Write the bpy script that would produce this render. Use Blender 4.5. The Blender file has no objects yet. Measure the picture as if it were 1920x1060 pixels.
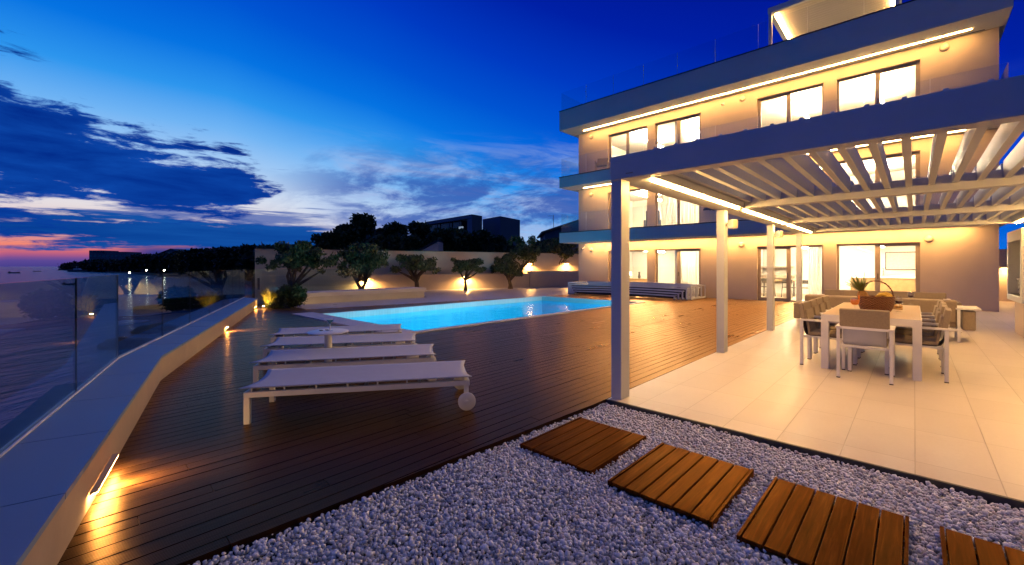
import bpy, bmesh, math, random
import numpy as np
from mathutils import Vector, Matrix
random.seed(7)
sc = bpy.context.scene
COL = sc.collection
R = math.radians

# ------------------------------------------------------------------ camera basis
YAW = 43.556
FW = Vector((-math.sin(R(YAW)), math.cos(R(YAW)), 0)); RT = Vector((math.cos(R(YAW)), math.sin(R(YAW)), 0))
EYE = 1.4
FPX = 793.0
def at(px, py, depth):
    """a point in the world from a spot in the photo and its distance ahead"""
    p = (FW + RT*((px-960)/FPX))*depth
    return Vector((p.x, p.y, EYE + (500-py)/FPX*depth))
cam_d = bpy.data.cameras.new('camera'); cam = bpy.data.objects.new('camera', cam_d); COL.objects.link(cam)
cam.location = (0, 0, EYE); cam.rotation_euler = (R(90), 0, R(YAW))
cam_d.sensor_width = 36; cam_d.lens = FPX/1920*36; cam_d.shift_y = -30/1920
cam_d.clip_end = 40000; cam_d.clip_start = 0.05
sc.camera = cam

# ------------------------------------------------------------------ object helpers
ORG = {}
def props(o, label=None, cat=None, group=None, kind=None):
    if label: o['label'] = label
    if cat: o['category'] = cat
    if group: o['group'] = group
    if kind: o['kind'] = kind
    return o
def thing(name, loc=(0, 0, 0), label=None, cat=None, group=None, rz=0):
    o = bpy.data.objects.new(name, None); COL.objects.link(o)
    o.location = loc; o.rotation_euler = (0, 0, rz); o.empty_display_size = .2
    ORG[o] = Vector(loc)
    return props(o, label, cat, group)
def children(o): return [c for c in bpy.data.objects if c.parent is o]
def copy_tree(o, parent=None):
    c = o.copy(); COL.objects.link(c)
    if parent is not None: c.parent = parent
    for ch in children(o): copy_tree(ch, c)
    return c
class MB:
    def __init__(s): s.v = []; s.f = []
    def add(s, vs, fs):
        n = len(s.v); s.v += [tuple(v) for v in vs]; s.f += [tuple(n+i for i in f) for f in fs]; return s
    def box(s, x0, y0, z0, x1, y1, z1):
        return s.add([(x0,y0,z0),(x1,y0,z0),(x1,y1,z0),(x0,y1,z0),(x0,y0,z1),(x1,y0,z1),(x1,y1,z1),(x0,y1,z1)],
                     [(0,3,2,1),(4,5,6,7),(0,1,5,4),(1,2,6,5),(2,3,7,6),(3,0,4,7)])
    def obox(s, c, size, rot):
        hx, hy, hz = (a/2 for a in size); c = Vector(c)
        P = [c + rot @ Vector(p) for p in [(-hx,-hy,-hz),(hx,-hy,-hz),(hx,hy,-hz),(-hx,hy,-hz),(-hx,-hy,hz),(hx,-hy,hz),(hx,hy,hz),(-hx,hy,hz)]]
        return s.add(P, [(0,3,2,1),(4,5,6,7),(0,1,5,4),(1,2,6,5),(2,3,7,6),(3,0,4,7)])
    def bar(s, a, b, w, h=None):
        a = Vector(a); b = Vector(b); h = h or w
        d = (b-a); L = d.length; q = d.to_track_quat('Z', 'Y').to_matrix()
        return s.obox((a+b)/2, (w, h, L), q)
    def prism(s, poly, z0, z1):
        n = len(poly)
        vs = [(x, y, z0) for x, y in poly] + [(x, y, z1) for x, y in poly]
        fs = [tuple(range(n-1, -1, -1)), tuple(range(n, 2*n))] + [(i, (i+1) % n, n+(i+1) % n, n+i) for i in range(n)]
        return s.add(vs, fs)
    def prism_x(s, poly, x0, x1):       # poly in (y,z)
        n = len(poly)
        vs = [(x0, y, z) for y, z in poly] + [(x1, y, z) for y, z in poly]
        fs = [tuple(range(n-1, -1, -1)), tuple(range(n, 2*n))] + [(i, (i+1) % n, n+(i+1) % n, n+i) for i in range(n)]
        return s.add(vs, fs)
    def tube(s, path, radii, n=8):
        path = [Vector(p) for p in path]
        if not hasattr(radii, '__len__'): radii = [radii]*len(path)
        base = len(s.v); up = Vector((0.13, .31, .94))
        for i, p in enumerate(path):
            d = (path[min(i+1, len(path)-1)] - path[max(i-1, 0)]).normalized()
            x = d.cross(up)
            if x.length < .05: x = d.cross(Vector((1, 0, 0)))
            x.normalize(); y = d.cross(x)
            for k in range(n):
                a = 2*math.pi*k/n
                s.v.append(tuple(p + (x*math.cos(a)+y*math.sin(a))*radii[i]))
        m = len(path)
        for i in range(m-1):
            for k in range(n):
                a = base+i*n+k; b = base+i*n+(k+1) % n
                s.f.append((a, b, b+n, a+n))
        s.f.append(tuple(base+k for k in range(n-1, -1, -1))); s.f.append(tuple(base+(m-1)*n+k for k in range(n)))
        return s
    def lathe(s, prof, c=(0, 0, 0), n=24, sx=1, sy=1):
        base = len(s.v); m = len(prof)
        for r, z in prof:
            for k in range(n):
                a = 2*math.pi*k/n
                s.v.append((c[0]+r*math.cos(a)*sx, c[1]+r*math.sin(a)*sy, c[2]+z))
        for i in range(m-1):
            for k in range(n):
                a = base+i*n+k; b = base+i*n+(k+1) % n
                s.f.append((a, b, b+n, a+n))
        s.f.append(tuple(base+k for k in range(n-1, -1, -1))); s.f.append(tuple(base+(m-1)*n+k for k in range(n)))
        return s
    def blob(s, c, r, seed=0, sub=2, sq=(1, 1, 1), rough=.18):
        bm = bmesh.new(); bmesh.ops.create_icosphere(bm, subdivisions=sub, radius=1)
        rnd = random.Random(seed); ph = [rnd.uniform(0, 6) for _ in range(6)]
        vs = []
        for v in bm.verts:
            p = v.co; k = 1+rough*(math.sin(3*p.x+ph[0])+math.sin(4*p.y+ph[1])*.8+math.sin(5*p.z+ph[2])*.6+math.sin(9*p.x+ph[3])*.3+math.sin(11*p.y+7*p.z+ph[4])*.35)/2
            vs.append((c[0]+p.x*r*k*sq[0], c[1]+p.y*r*k*sq[1], c[2]+p.z*r*k*sq[2]))
        bm.verts.index_update()
        fs = [tuple(v.index for v in f.verts) for f in bm.faces]; bm.free()
        return s.add(vs, fs)
    def build(s, name, mat, parent=None, smooth=False, bevel=0, seg=2, recalc=True):
        org = ORG.get(parent, Vector((0, 0, 0))) if parent is not None else Vector((0, 0, 0))
        me = bpy.data.meshes.new(name)
        me.from_pydata([(v[0]-org.x, v[1]-org.y, v[2]-org.z) for v in s.v], [], s.f)
        if recalc:
            bm = bmesh.new(); bm.from_mesh(me); bmesh.ops.recalc_face_normals(bm, faces=bm.faces); bm.to_mesh(me); bm.free()
        me.materials.append(mat)
        if smooth:
            me.shade_smooth()
            if smooth != 'all': me.set_sharp_from_angle(angle=R(40))
        o = bpy.data.objects.new(name, me); COL.objects.link(o)
        if parent is not None: o.parent = parent; ORG[o] = org
        if bevel:
            b = o.modifiers.new('bevel', 'BEVEL'); b.width = bevel; b.segments = seg; b.limit_method = 'ANGLE'; b.angle_limit = R(40)
        return o
def raw_mesh(name, V, F, mat, parent=None, smooth=False):
    """numpy arrays (n,3) and (m,k) straight into one mesh"""
    org = ORG.get(parent, Vector((0, 0, 0))) if parent is not None else Vector((0, 0, 0))
    me = bpy.data.meshes.new(name); V = np.asarray(V, dtype=np.float32) - np.array(org, dtype=np.float32)
    m, k = F.shape
    me.vertices.add(len(V)); me.vertices.foreach_set('co', V.ravel())
    me.loops.add(m*k); me.loops.foreach_set('vertex_index', F.astype(np.int32).ravel())
    me.polygons.add(m); me.polygons.foreach_set('loop_start', np.arange(0, m*k, k, dtype=np.int32))
    me.update(calc_edges=True); me.validate()
    if smooth: me.shade_smooth()
    me.materials.append(mat)
    o = bpy.data.objects.new(name, me); COL.objects.link(o)
    if parent is not None: o.parent = parent; ORG[o] = org
    return o

# ------------------------------------------------------------------ shader helpers
def lin(r, g, b):
    f = lambda c: (c/255/12.92) if c/255 <= .04045 else ((c/255+.055)/1.055)**2.4
    return (f(r), f(g), f(b), 1)
class X:
    """a socket with arithmetic"""
    nt = None
    def __init__(s, k): s.k = k
    @staticmethod
    def m(op, *a):
        n = X.nt.nodes.new('ShaderNodeMath'); n.operation = op
        for i, q in enumerate(a):
            if isinstance(q, X): X.nt.links.new(q.k, n.inputs[i])
            else: n.inputs[i].default_value = q
        return X(n.outputs[0])
    def __add__(s, o): return X.m('ADD', s, o)
    __radd__ = __add__
    def __sub__(s, o): return X.m('SUBTRACT', s, o)
    def __rsub__(s, o): return X.m('SUBTRACT', o, s)
    def __mul__(s, o): return X.m('MULTIPLY', s, o)
    __rmul__ = __mul__
    def __truediv__(s, o): return X.m('DIVIDE', s, o)
    def __rtruediv__(s, o): return X.m('DIVIDE', o, s)
    def abs(s): return X.m('ABSOLUTE', s)
    def max(s, o): return X.m('MAXIMUM', s, o)
    def min(s, o): return X.m('MINIMUM', s, o)
    def sm(s, a, b, lo=0., hi=1.):
        n = X.nt.nodes.new('ShaderNodeMapRange'); n.interpolation_type = 'SMOOTHSTEP'
        X.nt.links.new(s.k, n.inputs[0])
        for i, q in zip((1, 2, 3, 4), (a, b, lo, hi)): n.inputs[i].default_value = q
        return X(n.outputs[0])
    def lm(s, a, b, lo=0., hi=1.):
        n = X.nt.nodes.new('ShaderNodeMapRange'); n.clamp = True
        X.nt.links.new(s.k, n.inputs[0])
        for i, q in zip((1, 2, 3, 4), (a, b, lo, hi)): n.inputs[i].default_value = q
        return X(n.outputs[0])
def vec(x, y, z=0.):
    n = X.nt.nodes.new('ShaderNodeCombineXYZ')
    for i, q in enumerate((x, y, z)):
        if isinstance(q, X): X.nt.links.new(q.k, n.inputs[i])
        else: n.inputs[i].default_value = q
    return X(n.outputs[0])
def noise(v, scale, detail=4, rough=.55, dist=0.):
    n = X.nt.nodes.new('ShaderNodeTexNoise'); n.inputs['Scale'].default_value = scale
    n.inputs['Detail'].default_value = detail; n.inputs['Roughness'].default_value = rough; n.inputs['Distortion'].default_value = dist
    if v is not None: X.nt.links.new(v.k, n.inputs['Vector'])
    return X(n.outputs[0])
def ramp(x, stops, interp='LINEAR'):
    n = X.nt.nodes.new('ShaderNodeValToRGB'); cr = n.color_ramp; cr.interpolation = interp
    while len(cr.elements) < len(stops): cr.elements.new(.5)
    for e, (p, c) in zip(cr.elements, stops): e.position = p; e.color = c
    X.nt.links.new(x.k, n.inputs[0]); return X(n.outputs[0])
def mix(f, a, b):
    n = X.nt.nodes.new('ShaderNodeMix'); n.data_type = 'RGBA'
    for i, q in ((0, f), (6, a), (7, b)):
        if isinstance(q, X): X.nt.links.new(q.k, n.inputs[i])
        else: n.inputs[i].default_value = q
    return X(n.outputs[2])
def xyz(v):
    n = X.nt.nodes.new('ShaderNodeSeparateXYZ'); X.nt.links.new(v.k, n.inputs[0]); return [X(o) for o in n.outputs]
def geo(which='Position'):
    n = X.nt.nodes.new('ShaderNodeNewGeometry'); return X(n.outputs[which])
def objco():
    n = X.nt.nodes.new('ShaderNodeTexCoord'); return X(n.outputs['Object'])
def newmat(name):
    m = bpy.data.materials.new(name); m.use_nodes = True; m.node_tree.nodes.clear(); X.nt = m.node_tree; return m
def out(sh, vol=None):
    o = X.nt.nodes.new('ShaderNodeOutputMaterial'); X.nt.links.new(sh.k, o.inputs[0])
def pbsdf(color, rough=.5, metallic=0., bump=None, bstr=.3, bdist=.01, spec=.5, sheen=0., trans=0.):
    p = X.nt.nodes.new('ShaderNodeBsdfPrincipled')
    for key, q in (('Base Color', color), ('Roughness', rough), ('Metallic', metallic), ('Specular IOR Level', spec), ('Sheen Weight', sheen), ('Transmission Weight', trans)):
        if isinstance(q, X): X.nt.links.new(q.k, p.inputs[key])
        else: p.inputs[key].default_value = q
    if bump is not None:
        b = X.nt.nodes.new('ShaderNodeBump'); b.inputs['Strength'].default_value = bstr; b.inputs['Distance'].default_value = bdist
        X.nt.links.new(bump.k, b.inputs['Height']); X.nt.links.new(b.outputs[0], p.inputs['Normal'])
    return X(p.outputs[0])
def c4(c): return (c[0], c[1], c[2], 1)
def mul(c, k): return (c[0]*k, c[1]*k, c[2]*k, 1)
def plain(name, c, rough=.5, var=.12, scale=6, metallic=0., bstr=.15, bdist=.004, bscale=60, spec=.5, sheen=0.):
    """a surface with mottled colour, uneven gloss and a fine bump"""
    m = newmat(name); P = objco()
    n = noise(P, scale, 5, .6)
    col = mix(n.lm(.3, .7), mul(c, 1-var), mul(c, 1+var))
    b = noise(P, bscale, 3)
    out(pbsdf(col, n.lm(.3, .7, max(rough-.08, .02), rough+.08), metallic, b, bstr, bdist, spec, sheen)); return m
def emit(name, c, s):
    m = newmat(name); e = X.nt.nodes.new('ShaderNodeEmission'); e.inputs[0].default_value = c4(c); e.inputs[1].default_value = s
    out(X(e.outputs[0])); return m
def thin(name, tint, rough=.0, f0=.04, boost=1., bump=None):
    """a clear sheet: straight transmission with a Schlick reflection"""
    m = newmat(name)
    lw = X.nt.nodes.new('ShaderNodeLayerWeight'); lw.inputs[0].default_value = .5
    b = None
    if bump: 
        b = X.nt.nodes.new('ShaderNodeBump'); b.inputs['Strength'].default_value = bump[1]; b.inputs['Distance'].default_value = bump[2]
        X.nt.links.new(bump[0]().k, b.inputs['Height']); X.nt.links.new(b.outputs[0], lw.inputs['Normal'])
    f = X(lw.outputs['Facing']); f5 = X.m('POWER', f, 5.0)
    fac = (f5*(1-f0)+f0)*boost
    t = X.nt.nodes.new('ShaderNodeBsdfTransparent'); t.inputs[0].default_value = c4(tint)
    g = X.nt.nodes.new('ShaderNodeBsdfGlossy'); g.inputs['Roughness'].default_value = rough; g.inputs[0].default_value = (1, 1, 1, 1)
    if b: X.nt.links.new(b.outputs[0], g.inputs['Normal'])
    mx = X.nt.nodes.new('ShaderNodeMixShader'); X.nt.links.new(fac.k, mx.inputs[0]); X.nt.links.new(t.outputs[0], mx.inputs[1]); X.nt.links.new(g.outputs[0], mx.inputs[2])
    out(X(mx.outputs[0])); return m

# ------------------------------------------------------------------ materials
M = {}
M['plaster'] = plain('house plaster', (.58, .46, .35), .8, .05, 1.2, bstr=.25, bdist=.003, bscale=90)
M['slab'] = plain('painted slab edge', (.38, .46, .50), .6, .05, .8, bstr=.15, bdist=.002, bscale=80)
M['soffit'] = plain('white soffit', (.74, .70, .64), .7, .04, 1.0, bstr=.12, bdist=.002, bscale=80)
M['cap'] = plain('dark metal coping', (.03, .032, .035), .45, .15, 3)
M['white_metal'] = plain('white powder coat', (.74, .73, .71), .38, .04, 4, bstr=.05, bscale=200)
M['pergola'] = plain('pergola white coat', (.54, .56, .56), .42, .05, 2, bstr=.06, bscale=150)
M['frame'] = plain('window frame grey', (.38, .30, .22), .45, .08, 5)
M['interior'] = plain('interior white', (.80, .77, .72), .8, .03, 2)
M['floor_in'] = plain('interior floor', (.45, .36, .26), .4, .12, 3)
M['parapet_face'] = plain('parapet render', (.46, .34, .23), .75, .10, 2.5, bstr=.3, bdist=.004, bscale=50)
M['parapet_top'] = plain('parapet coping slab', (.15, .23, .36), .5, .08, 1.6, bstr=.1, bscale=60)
M['garden_wall'] = plain('garden wall render', (.62, .53, .43), .85, .10, .8, bstr=.35, bdist=.006, bscale=35)
M['planter_wall'] = plain('planter wall stone', (.66, .60, .53), .75, .08, 1.5, bstr=.2, bscale=40)
M['coping'] = plain('pool coping stone', (.58, .54, .52), .55, .08, 4, bstr=.2, bscale=60)
M['dark'] = plain('dark rubber', (.015, .015, .016), .6, .2, 9)
M['steel'] = plain('brushed steel', (.45, .45, .45), .28, .06, 20, metallic=.9)
M['sling'] = plain('white lounger mesh', (.44, .45, .50), .75, .05, 8, bstr=.25, bdist=.001, bscale=700, sheen=.1)
M['brown_fabric'] = plain('taupe outdoor fabric', (.25, .20, .145), .9, .12, 60, bstr=.5, bdist=.002, bscale=350, sheen=.15)
M['dark_sling'] = plain('charcoal sling', (.05, .042, .036), .6, .15, 20, bstr=.3, bscale=400)
M['table_top'] = plain('table ceramic top', (.50, .38, .25), .45, .08, 5, bstr=.05)
M['soil'] = plain('garden soil', (.07, .055, .04), .95, .4, 5, bstr=.8, bdist=.03, bscale=20)
M['ground'] = plain('dry ground', (.09, .085, .06), .95, .35, .3, bstr=.6, bdist=.05, bscale=8)
M['bark'] = plain('olive bark', (.11, .085, .06), .95, .35, 12, bstr=1., bdist=.03, bscale=30)
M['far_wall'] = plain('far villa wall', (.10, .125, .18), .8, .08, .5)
M['far_pale'] = plain('far pale wall', (.55, .52, .52), .8, .08, .5)
M['far_roof'] = plain('far roof tiles', (.16, .10, .07), .85, .2, 2)
M['far_glass'] = plain('far dark glazing', (.02, .025, .03), .1, .1, 1)
M['rock'] = plain('shore rock', (.014, .014, .014), .95, .35, 2, bstr=.8, bdist=.05, bscale=10)
M['hull'] = plain('boat hull', (.10, .10, .11), .4, .1, 1)
M['boat_white'] = plain('boat topside', (.35, .35, .36), .4, .1, 1)
M['led'] = emit('warm led strip', (1, .54, .165), 165)
M['led_soffit'] = emit('warm soffit led', (1, .54, .165), 150)
M['lamp_in'] = emit('room light', (1, .77, .47), 340)
M['lamp_wall'] = emit('wall lamp glow', (1, .54, .16), 60)
M['lamp_step'] = emit('step lamp glow', (1, .56, .18), 260)
M['lamp_pool'] = emit('pool lamp', (.40, .85, 1), 30)
M['shore_light'] = emit('shore lamp', (1, .85, .6), 60)
M['fitting'] = plain('ivory plastic', (.62, .52, .38), .5, .04, 9)
M['glass'] = thin('clear pane', (.74, .87, .91), f0=.04, boost=.75)
M['glass_win'] = thin('window pane', (.96, .97, .96))
M['glass_drink'] = thin('drinking glass', (.97, .98, .98), f0=.06)
M['wine'] = plain('red wine', (.05, .004, .006), .05, .05)
M['juice'] = plain('orange cocktail', (.75, .22, .02), .2, .1)
M['teal_drink'] = plain('teal drink', (.02, .16, .20), .1, .1)
M['banana'] = plain('banana skin', (.75, .50, .06), .5, .15, 20)
M['pineapple'] = plain('pineapple skin', (.30, .15, .035), .7, .4, 40, bstr=1, bdist=.01, bscale=60)
M['pine_leaf'] = plain('pineapple leaf', (.12, .15, .04), .5, .25, 20)
M['cork'] = plain('oak board', (.45, .27, .10), .5, .15, 12)
M['picture'] = plain('painting', (.60, .40, .18), .6, .5, 5)
M['picture_dark'] = plain('dark painting', (.40, .17, .05), .6, .7, 4)
M['paper'] = plain('picture paper', (.75, .65, .48), .7, .12, 14)
M['oak'] = plain('oak counter', (.42, .27, .13), .45, .15, 6)
M['grey_fabric'] = plain('grey upholstery', (.16, .16, .17), .9, .15, 20)
def mat_curtain():
    m = newmat('sheer curtain'); d = X.nt.nodes.new('ShaderNodeBsdfTranslucent'); d.inputs[0].default_value = (.82, .79, .74, 1)
    p = pbsdf((.80, .78, .74, 1), .9); mx = X.nt.nodes.new('ShaderNodeMixShader'); mx.inputs[0].default_value = .6
    X.nt.links.new(p.k, mx.inputs[1]); X.nt.links.new(d.outputs[0], mx.inputs[2]); out(X(mx.outputs[0])); return m
M['curtain'] = mat_curtain()
M['driftwood'] = plain('driftwood', (.05, .042, .036), .85, .4, 15, bstr=.8, bdist=.01)
def leafmat(name, a, b, gloss=.5):
    m = newmat(name); r = geo('Random Per Island')
    col = mix(r, c4(a), c4(b))
    d = X.nt.nodes.new('ShaderNodeBsdfTranslucent'); X.nt.links.new(col.k, d.inputs[0])
    p = pbsdf(col, gloss, spec=.3)
    mx = X.nt.nodes.new('ShaderNodeMixShader'); mx.inputs[0].default_value = .25
    X.nt.links.new(p.k, mx.inputs[1]); X.nt.links.new(d.outputs[0], mx.inputs[2]); out(X(mx.outputs[0])); return m
M['olive'] = leafmat('olive leaves', (.03, .045, .015), (.18, .185, .08))
M['hedge'] = leafmat('dark evergreen leaves', (.028, .042, .020), (.085, .105, .045))
M['pine'] = leafmat('pine needles', (.014, .022, .013), (.035, .045, .022))
M['bush'] = leafmat('round bush leaves', (.03, .05, .018), (.07, .10, .035))
M['yellow'] = leafmat('yellow green leaves', (.10, .11, .015), (.42, .34, .05))
def wood(col, tint, rough, bump, bstr, bdist, f0, f1, pw):
    d = X.nt.nodes.new('ShaderNodeBsdfDiffuse'); g = X.nt.nodes.new('ShaderNodeBsdfGlossy'); b = X.nt.nodes.new('ShaderNodeBump')
    b.inputs['Strength'].default_value = bstr; b.inputs['Distance'].default_value = bdist; X.nt.links.new(bump.k, b.inputs['Height'])
    X.nt.links.new(col.k, d.inputs[0]); g.inputs[0].default_value = tint; X.nt.links.new(rough.k, g.inputs['Roughness'])
    lw = X.nt.nodes.new('ShaderNodeLayerWeight'); lw.inputs[0].default_value = .5
    for n in (d, g, lw): X.nt.links.new(b.outputs[0], n.inputs['Normal'])
    fac = X.m('POWER', X(lw.outputs['Facing']), pw)*f1+f0
    mx = X.nt.nodes.new('ShaderNodeMixShader'); X.nt.links.new(fac.k, mx.inputs[0]); X.nt.links.new(d.outputs[0], mx.inputs[1]); X.nt.links.new(g.outputs[0], mx.inputs[2])
    return X(mx.outputs[0])
def mat_deck():
    m = newmat('deck boards'); P = geo(); x, y, z = xyz(P); r = geo('Random Per Island')
    g = noise(vec(x*38, y*1.6, r*50), 1., 6, .62, .4)
    g2 = noise(vec(x*5, y*.7, r*20), 1., 4, .6)
    c = ramp(g*.7+g2*.3, [(.30, (.010, .0043, .0015, 1)), (.55, (.038, .0165, .0057, 1)), (.75, (.082, .037, .0135, 1))])
    c = mix(r.lm(0, 1, 0, .55), c, (.019, .0083, .003, 1))
    w = noise(P, .9, 4, .6)
    ro = (g2*.25+w*.3).lm(.15, .45, .24, .42)
    rib = X.m('SINE', x*2*math.pi/.012)
    out(wood(c, (1, .66, .38, 1), ro, g*.6+rib*.25+(r-.5)*x*6.5+noise(vec(x*9, y*.5, r*9), 1., 2, .5)*.7, .5, .003, .012, .9, 4.6)); return m
M['deck'] = mat_deck()
def mat_slat():
    m = newmat('stepping slats'); P = geo(); x, y, z = xyz(P); r = geo('Random Per Island')
    g = noise(vec(x*45, y*2.5, r*60), 1., 6, .62, .5)
    c = ramp(g, [(.28, (.020, .006, .001, 1)), (.55, (.085, .026, .004, 1)), (.78, (.20, .070, .012, 1))])
    c = mix(r.lm(0, 1, 0, .5), c, (.036, .0105, .0017, 1))
    out(wood(c, (1, .50, .16, 1), noise(P, 7, 4).lm(.3, .7, .30, .48), g+noise(vec(x*7, y*1.2, r*9), 1., 3)*2., .45, .003, .012, .5, 5.)); return m
M['slat'] = mat_slat()
def mat_tile(name, ca, cb, cj, sx, sy, ox, oy, rough=(.22, .36), jw=.004):
    m = newmat(name); P = geo(); x, y, z = xyz(P)
    u = (x-ox)/sx; v = (y-oy)/sy
    fu = X.m('FRACT', u+1000.); fv = X.m('FRACT', v+1000.)
    du = (fu-.5).abs(); dv = (fv-.5).abs()
    j = (du.lm(.5-jw/sx, .5-jw/sx*.5)).max(dv.lm(.5-jw/sy, .5-jw/sy*.5))
    w = X.nt.nodes.new('ShaderNodeTexWhiteNoise'); w.noise_dimensions = '2D'
    X.nt.links.new(vec(X.m('FLOOR', u), X.m('FLOOR', v)).k, w.inputs['Vector'])
    rnd = X(w.outputs['Value'])
    n = noise(P, 3, 5, .6); n2 = noise(P, 40, 3)
    c = mix((n*.5+rnd*.5).lm(.1, .9), c4(ca), c4(cb)); c = mix(n2.lm(.35, .7, 0, .15), c, mul(ca, .8)); c = mix(noise(P, .8, 7, .68).lm(.5, .72, 0, .22), c, mul(ca, .72))
    c = mix(j, c, c4(cj))
    out(pbsdf(c, (n*.8+rnd*.2).lm(.2, .8, *rough), 0., (1-j)+n2*.04, .4, .003)); return m
M['tile'] = mat_tile('terrace tiles', (.55, .49, .42), (.645, .585, .51), (.40, .345, .285), .405, .81, -2.02, 4.2, (.40, .46))
M['pave'] = mat_tile('path paving', (.46, .43, .42), (.54, .50, .48), (.18, .17, .16), .6, .6, 0, 0, (.25, .4))
M['pooltile'] = mat_tile('pool mosaic', (.03, .46, .70), (.04, .53, .77), (.03, .40, .61), .10, .10, 0, 0, (.3, .4))
M['poolband'] = mat_tile('pool waterline band', (.50, .56, .56), (.58, .63, .62), (.36, .4, .4), .10, .10, 0, 0, (.3, .4))
def mat_gravel():
    m = newmat('white pebbles'); r = geo('Random Per Island'); P = geo()
    c = ramp(r, [(0, (.22, .23, .25, 1)), (.12, (.48, .50, .54, 1)), (.35, (.78, .80, .83, 1)), (.75, (.90, .90, .89, 1)), (.93, (.86, .80, .74, 1)), (1, (.58, .48, .42, 1))])
    n = noise(P, 130, 4); c = mix(n.lm(.35, .75, 0, .35), c, (.30, .30, .32, 1))
    out(pbsdf(c, .55, 0., n, .4, .002)); return m
M['gravel'] = mat_gravel()
def mat_sea():
    m = newmat('sea water'); P = geo(); x, y, z = xyz(P)
    a = x*.80+y*.60; b = y*.80-x*.60
    n1 = noise(vec(a*.55, b*.16, 0.), 1., 5, .6, .6); n2 = noise(vec(a*2.2, b*.9, 3.), 1., 5, .6, .5); n3 = noise(vec(a*.06, b*.02, 9.), 1., 3)
    h = n1*.26+n2*.09+n3*.3
    sh = pbsdf((.005, .070, .150, 1), .16, 0., h, 1., 5., .5)
    out(sh); return m
M['sea'] = mat_sea()
M['poolwater'] = thin('pool water', (.20, .86, 1.0), 0., .02, .4, bump=(lambda: noise(geo(), 2.2, 4, .55, .6), .25, .05))
def mat_wicker():
    m = newmat('wicker weave'); P = objco(); x, y, z = xyz(P)
    a = X.m('ARCTAN2', y, x)
    w = X.m('SINE', z*190+X.m('SINE', a*17.)*2.2)
    n = noise(P, 60, 4)
    c = mix((w*.5+.5)*.7+n*.3, (.045, .014, .006, 1), (.22, .075, .025, 1))
    out(pbsdf(c, .5, 0., w, .9, .006)); return m
M['wicker'] = mat_wicker()
def mat_slats_roof():
    m = newmat('roof pergola slats'); P = geo(); x, y, z = xyz(P)
    s = X.m('SINE', y*2*math.pi/.2); n = noise(P, 3, 3)
    out(pbsdf(mix(n, (.42, .38, .33, 1), (.48, .43, .37, 1)), .5, 0., s.lm(-1, -.8), 1., .02)); return m
M['roof_slats'] = mat_slats_roof()

# ------------------------------------------------------------------ sky at dusk
w = bpy.data.worlds.new('World'); sc.world = w; w.use_nodes = True
w.node_tree.nodes.clear(); X.nt = w.node_tree
tc = X.nt.nodes.new('ShaderNodeTexCoord'); dx, dy, dz = xyz(X(tc.outputs['Generated']))
u = dx*RT.x+dy*RT.y; v = dx*FW.x+dy*FW.y
az = X.m('ARCTAN2', u, v)*(180/math.pi)
el = X.m('ARCSINE', dz.max(-1.).min(1.))*(180/math.pi)
ela = el.max(0.)
d0 = (az+42.).abs(); d0 = d0.min(360.-d0)
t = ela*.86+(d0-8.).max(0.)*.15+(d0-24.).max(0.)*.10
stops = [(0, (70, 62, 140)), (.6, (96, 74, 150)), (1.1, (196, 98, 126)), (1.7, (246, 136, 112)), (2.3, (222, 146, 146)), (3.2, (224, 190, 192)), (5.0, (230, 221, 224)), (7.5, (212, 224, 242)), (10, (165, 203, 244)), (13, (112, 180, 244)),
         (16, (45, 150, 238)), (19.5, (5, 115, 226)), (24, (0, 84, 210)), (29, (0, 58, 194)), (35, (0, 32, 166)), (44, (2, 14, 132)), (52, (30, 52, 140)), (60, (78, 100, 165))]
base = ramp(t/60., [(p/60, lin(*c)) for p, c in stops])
fine = noise(vec(az*.34, ela*1.5, 3.3), 1., 8, .65, .5)
w1 = noise(vec(az*.05, ela*.22, 1.3), 1., 3, .5)
fbm = noise(vec(az*.085, ela*.42, 4.2), 1., 9, .62, .35)
fbm2 = noise(vec(az*.045, ela*.75, 8.1), 1., 9, .62, .3)
# large dark bank on the left
c1 = az.lm(-52, -30, 10.3, 8.5); h1 = az.lm(-54, -24, 6.2, 1.5)
m1 = (1.-(ela-c1).abs()/h1)
k1 = (m1*.8+(fbm-.5)*3.4+(fine-.5)*1.5)+.16-az.lm(-33, -21, 0, 2.4)
left = az.lm(-130, -75, 0, 1)
o1 = k1.sm(-.05, .38)*left
# low deck over the horizon
c2 = az.lm(-50, -24, 3.5, 3.0); h2 = az.lm(-50, -20, 1.9, 1.3)
m2 = (1.-(ela-c2).abs()/h2)
k2 = (m2*.9+(fbm2-.5)*3.0+(fine-.5)*1.1)
o2 = k2.sm(.0, .4)*az.lm(-23, -16, 1, 0)*az.lm(-130, -75, 0, 1)
# broken streaks between the two
k3 = (fbm2-.5)*4.4+(1.-(ela-6.4).abs()/3.0)*.62
o3 = k3.sm(.38, .8)*az.lm(-26, -19, 1, 0)*az.lm(-130, -75, 0, 1)*.85
# high cirrus further right: long wisps
ci = noise(vec(az*.055-ela*.09, ela*.36+az*.045, 2.7), 1., 10, .66, .35)
ci2 = noise(vec(az*.10+ela*.06, ela*.30-az*.05, 6.2), 1., 9, .64, .3)
reg = ela.sm(1, 5)*ela.sm(11, 18, 1, 0)*az.sm(-29, -18)*az.sm(25, 60, 1, 0)
o4 = ci.sm(.42, .64)*reg*.9
o5 = ci2.sm(.39, .58)*ela.sm(2, 4.5)*ela.sm(10, 17, 1, 0)*az.sm(-33, -17)*az.sm(8, 24, 1, 0)*.85
o6 = ela.sm(1.5, 3.2, 1, 0)*az.sm(-45, -40)*az.lm(-26, -17, 1, 0)*.97
base = mix(o6, base, mix(fbm2.lm(.4, .62), lin(6, 50, 138), lin(80, 78, 142)))
col = mix(o4, base, lin(160, 182, 228))
col = mix(o5, col, lin(40, 84, 176))
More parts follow.
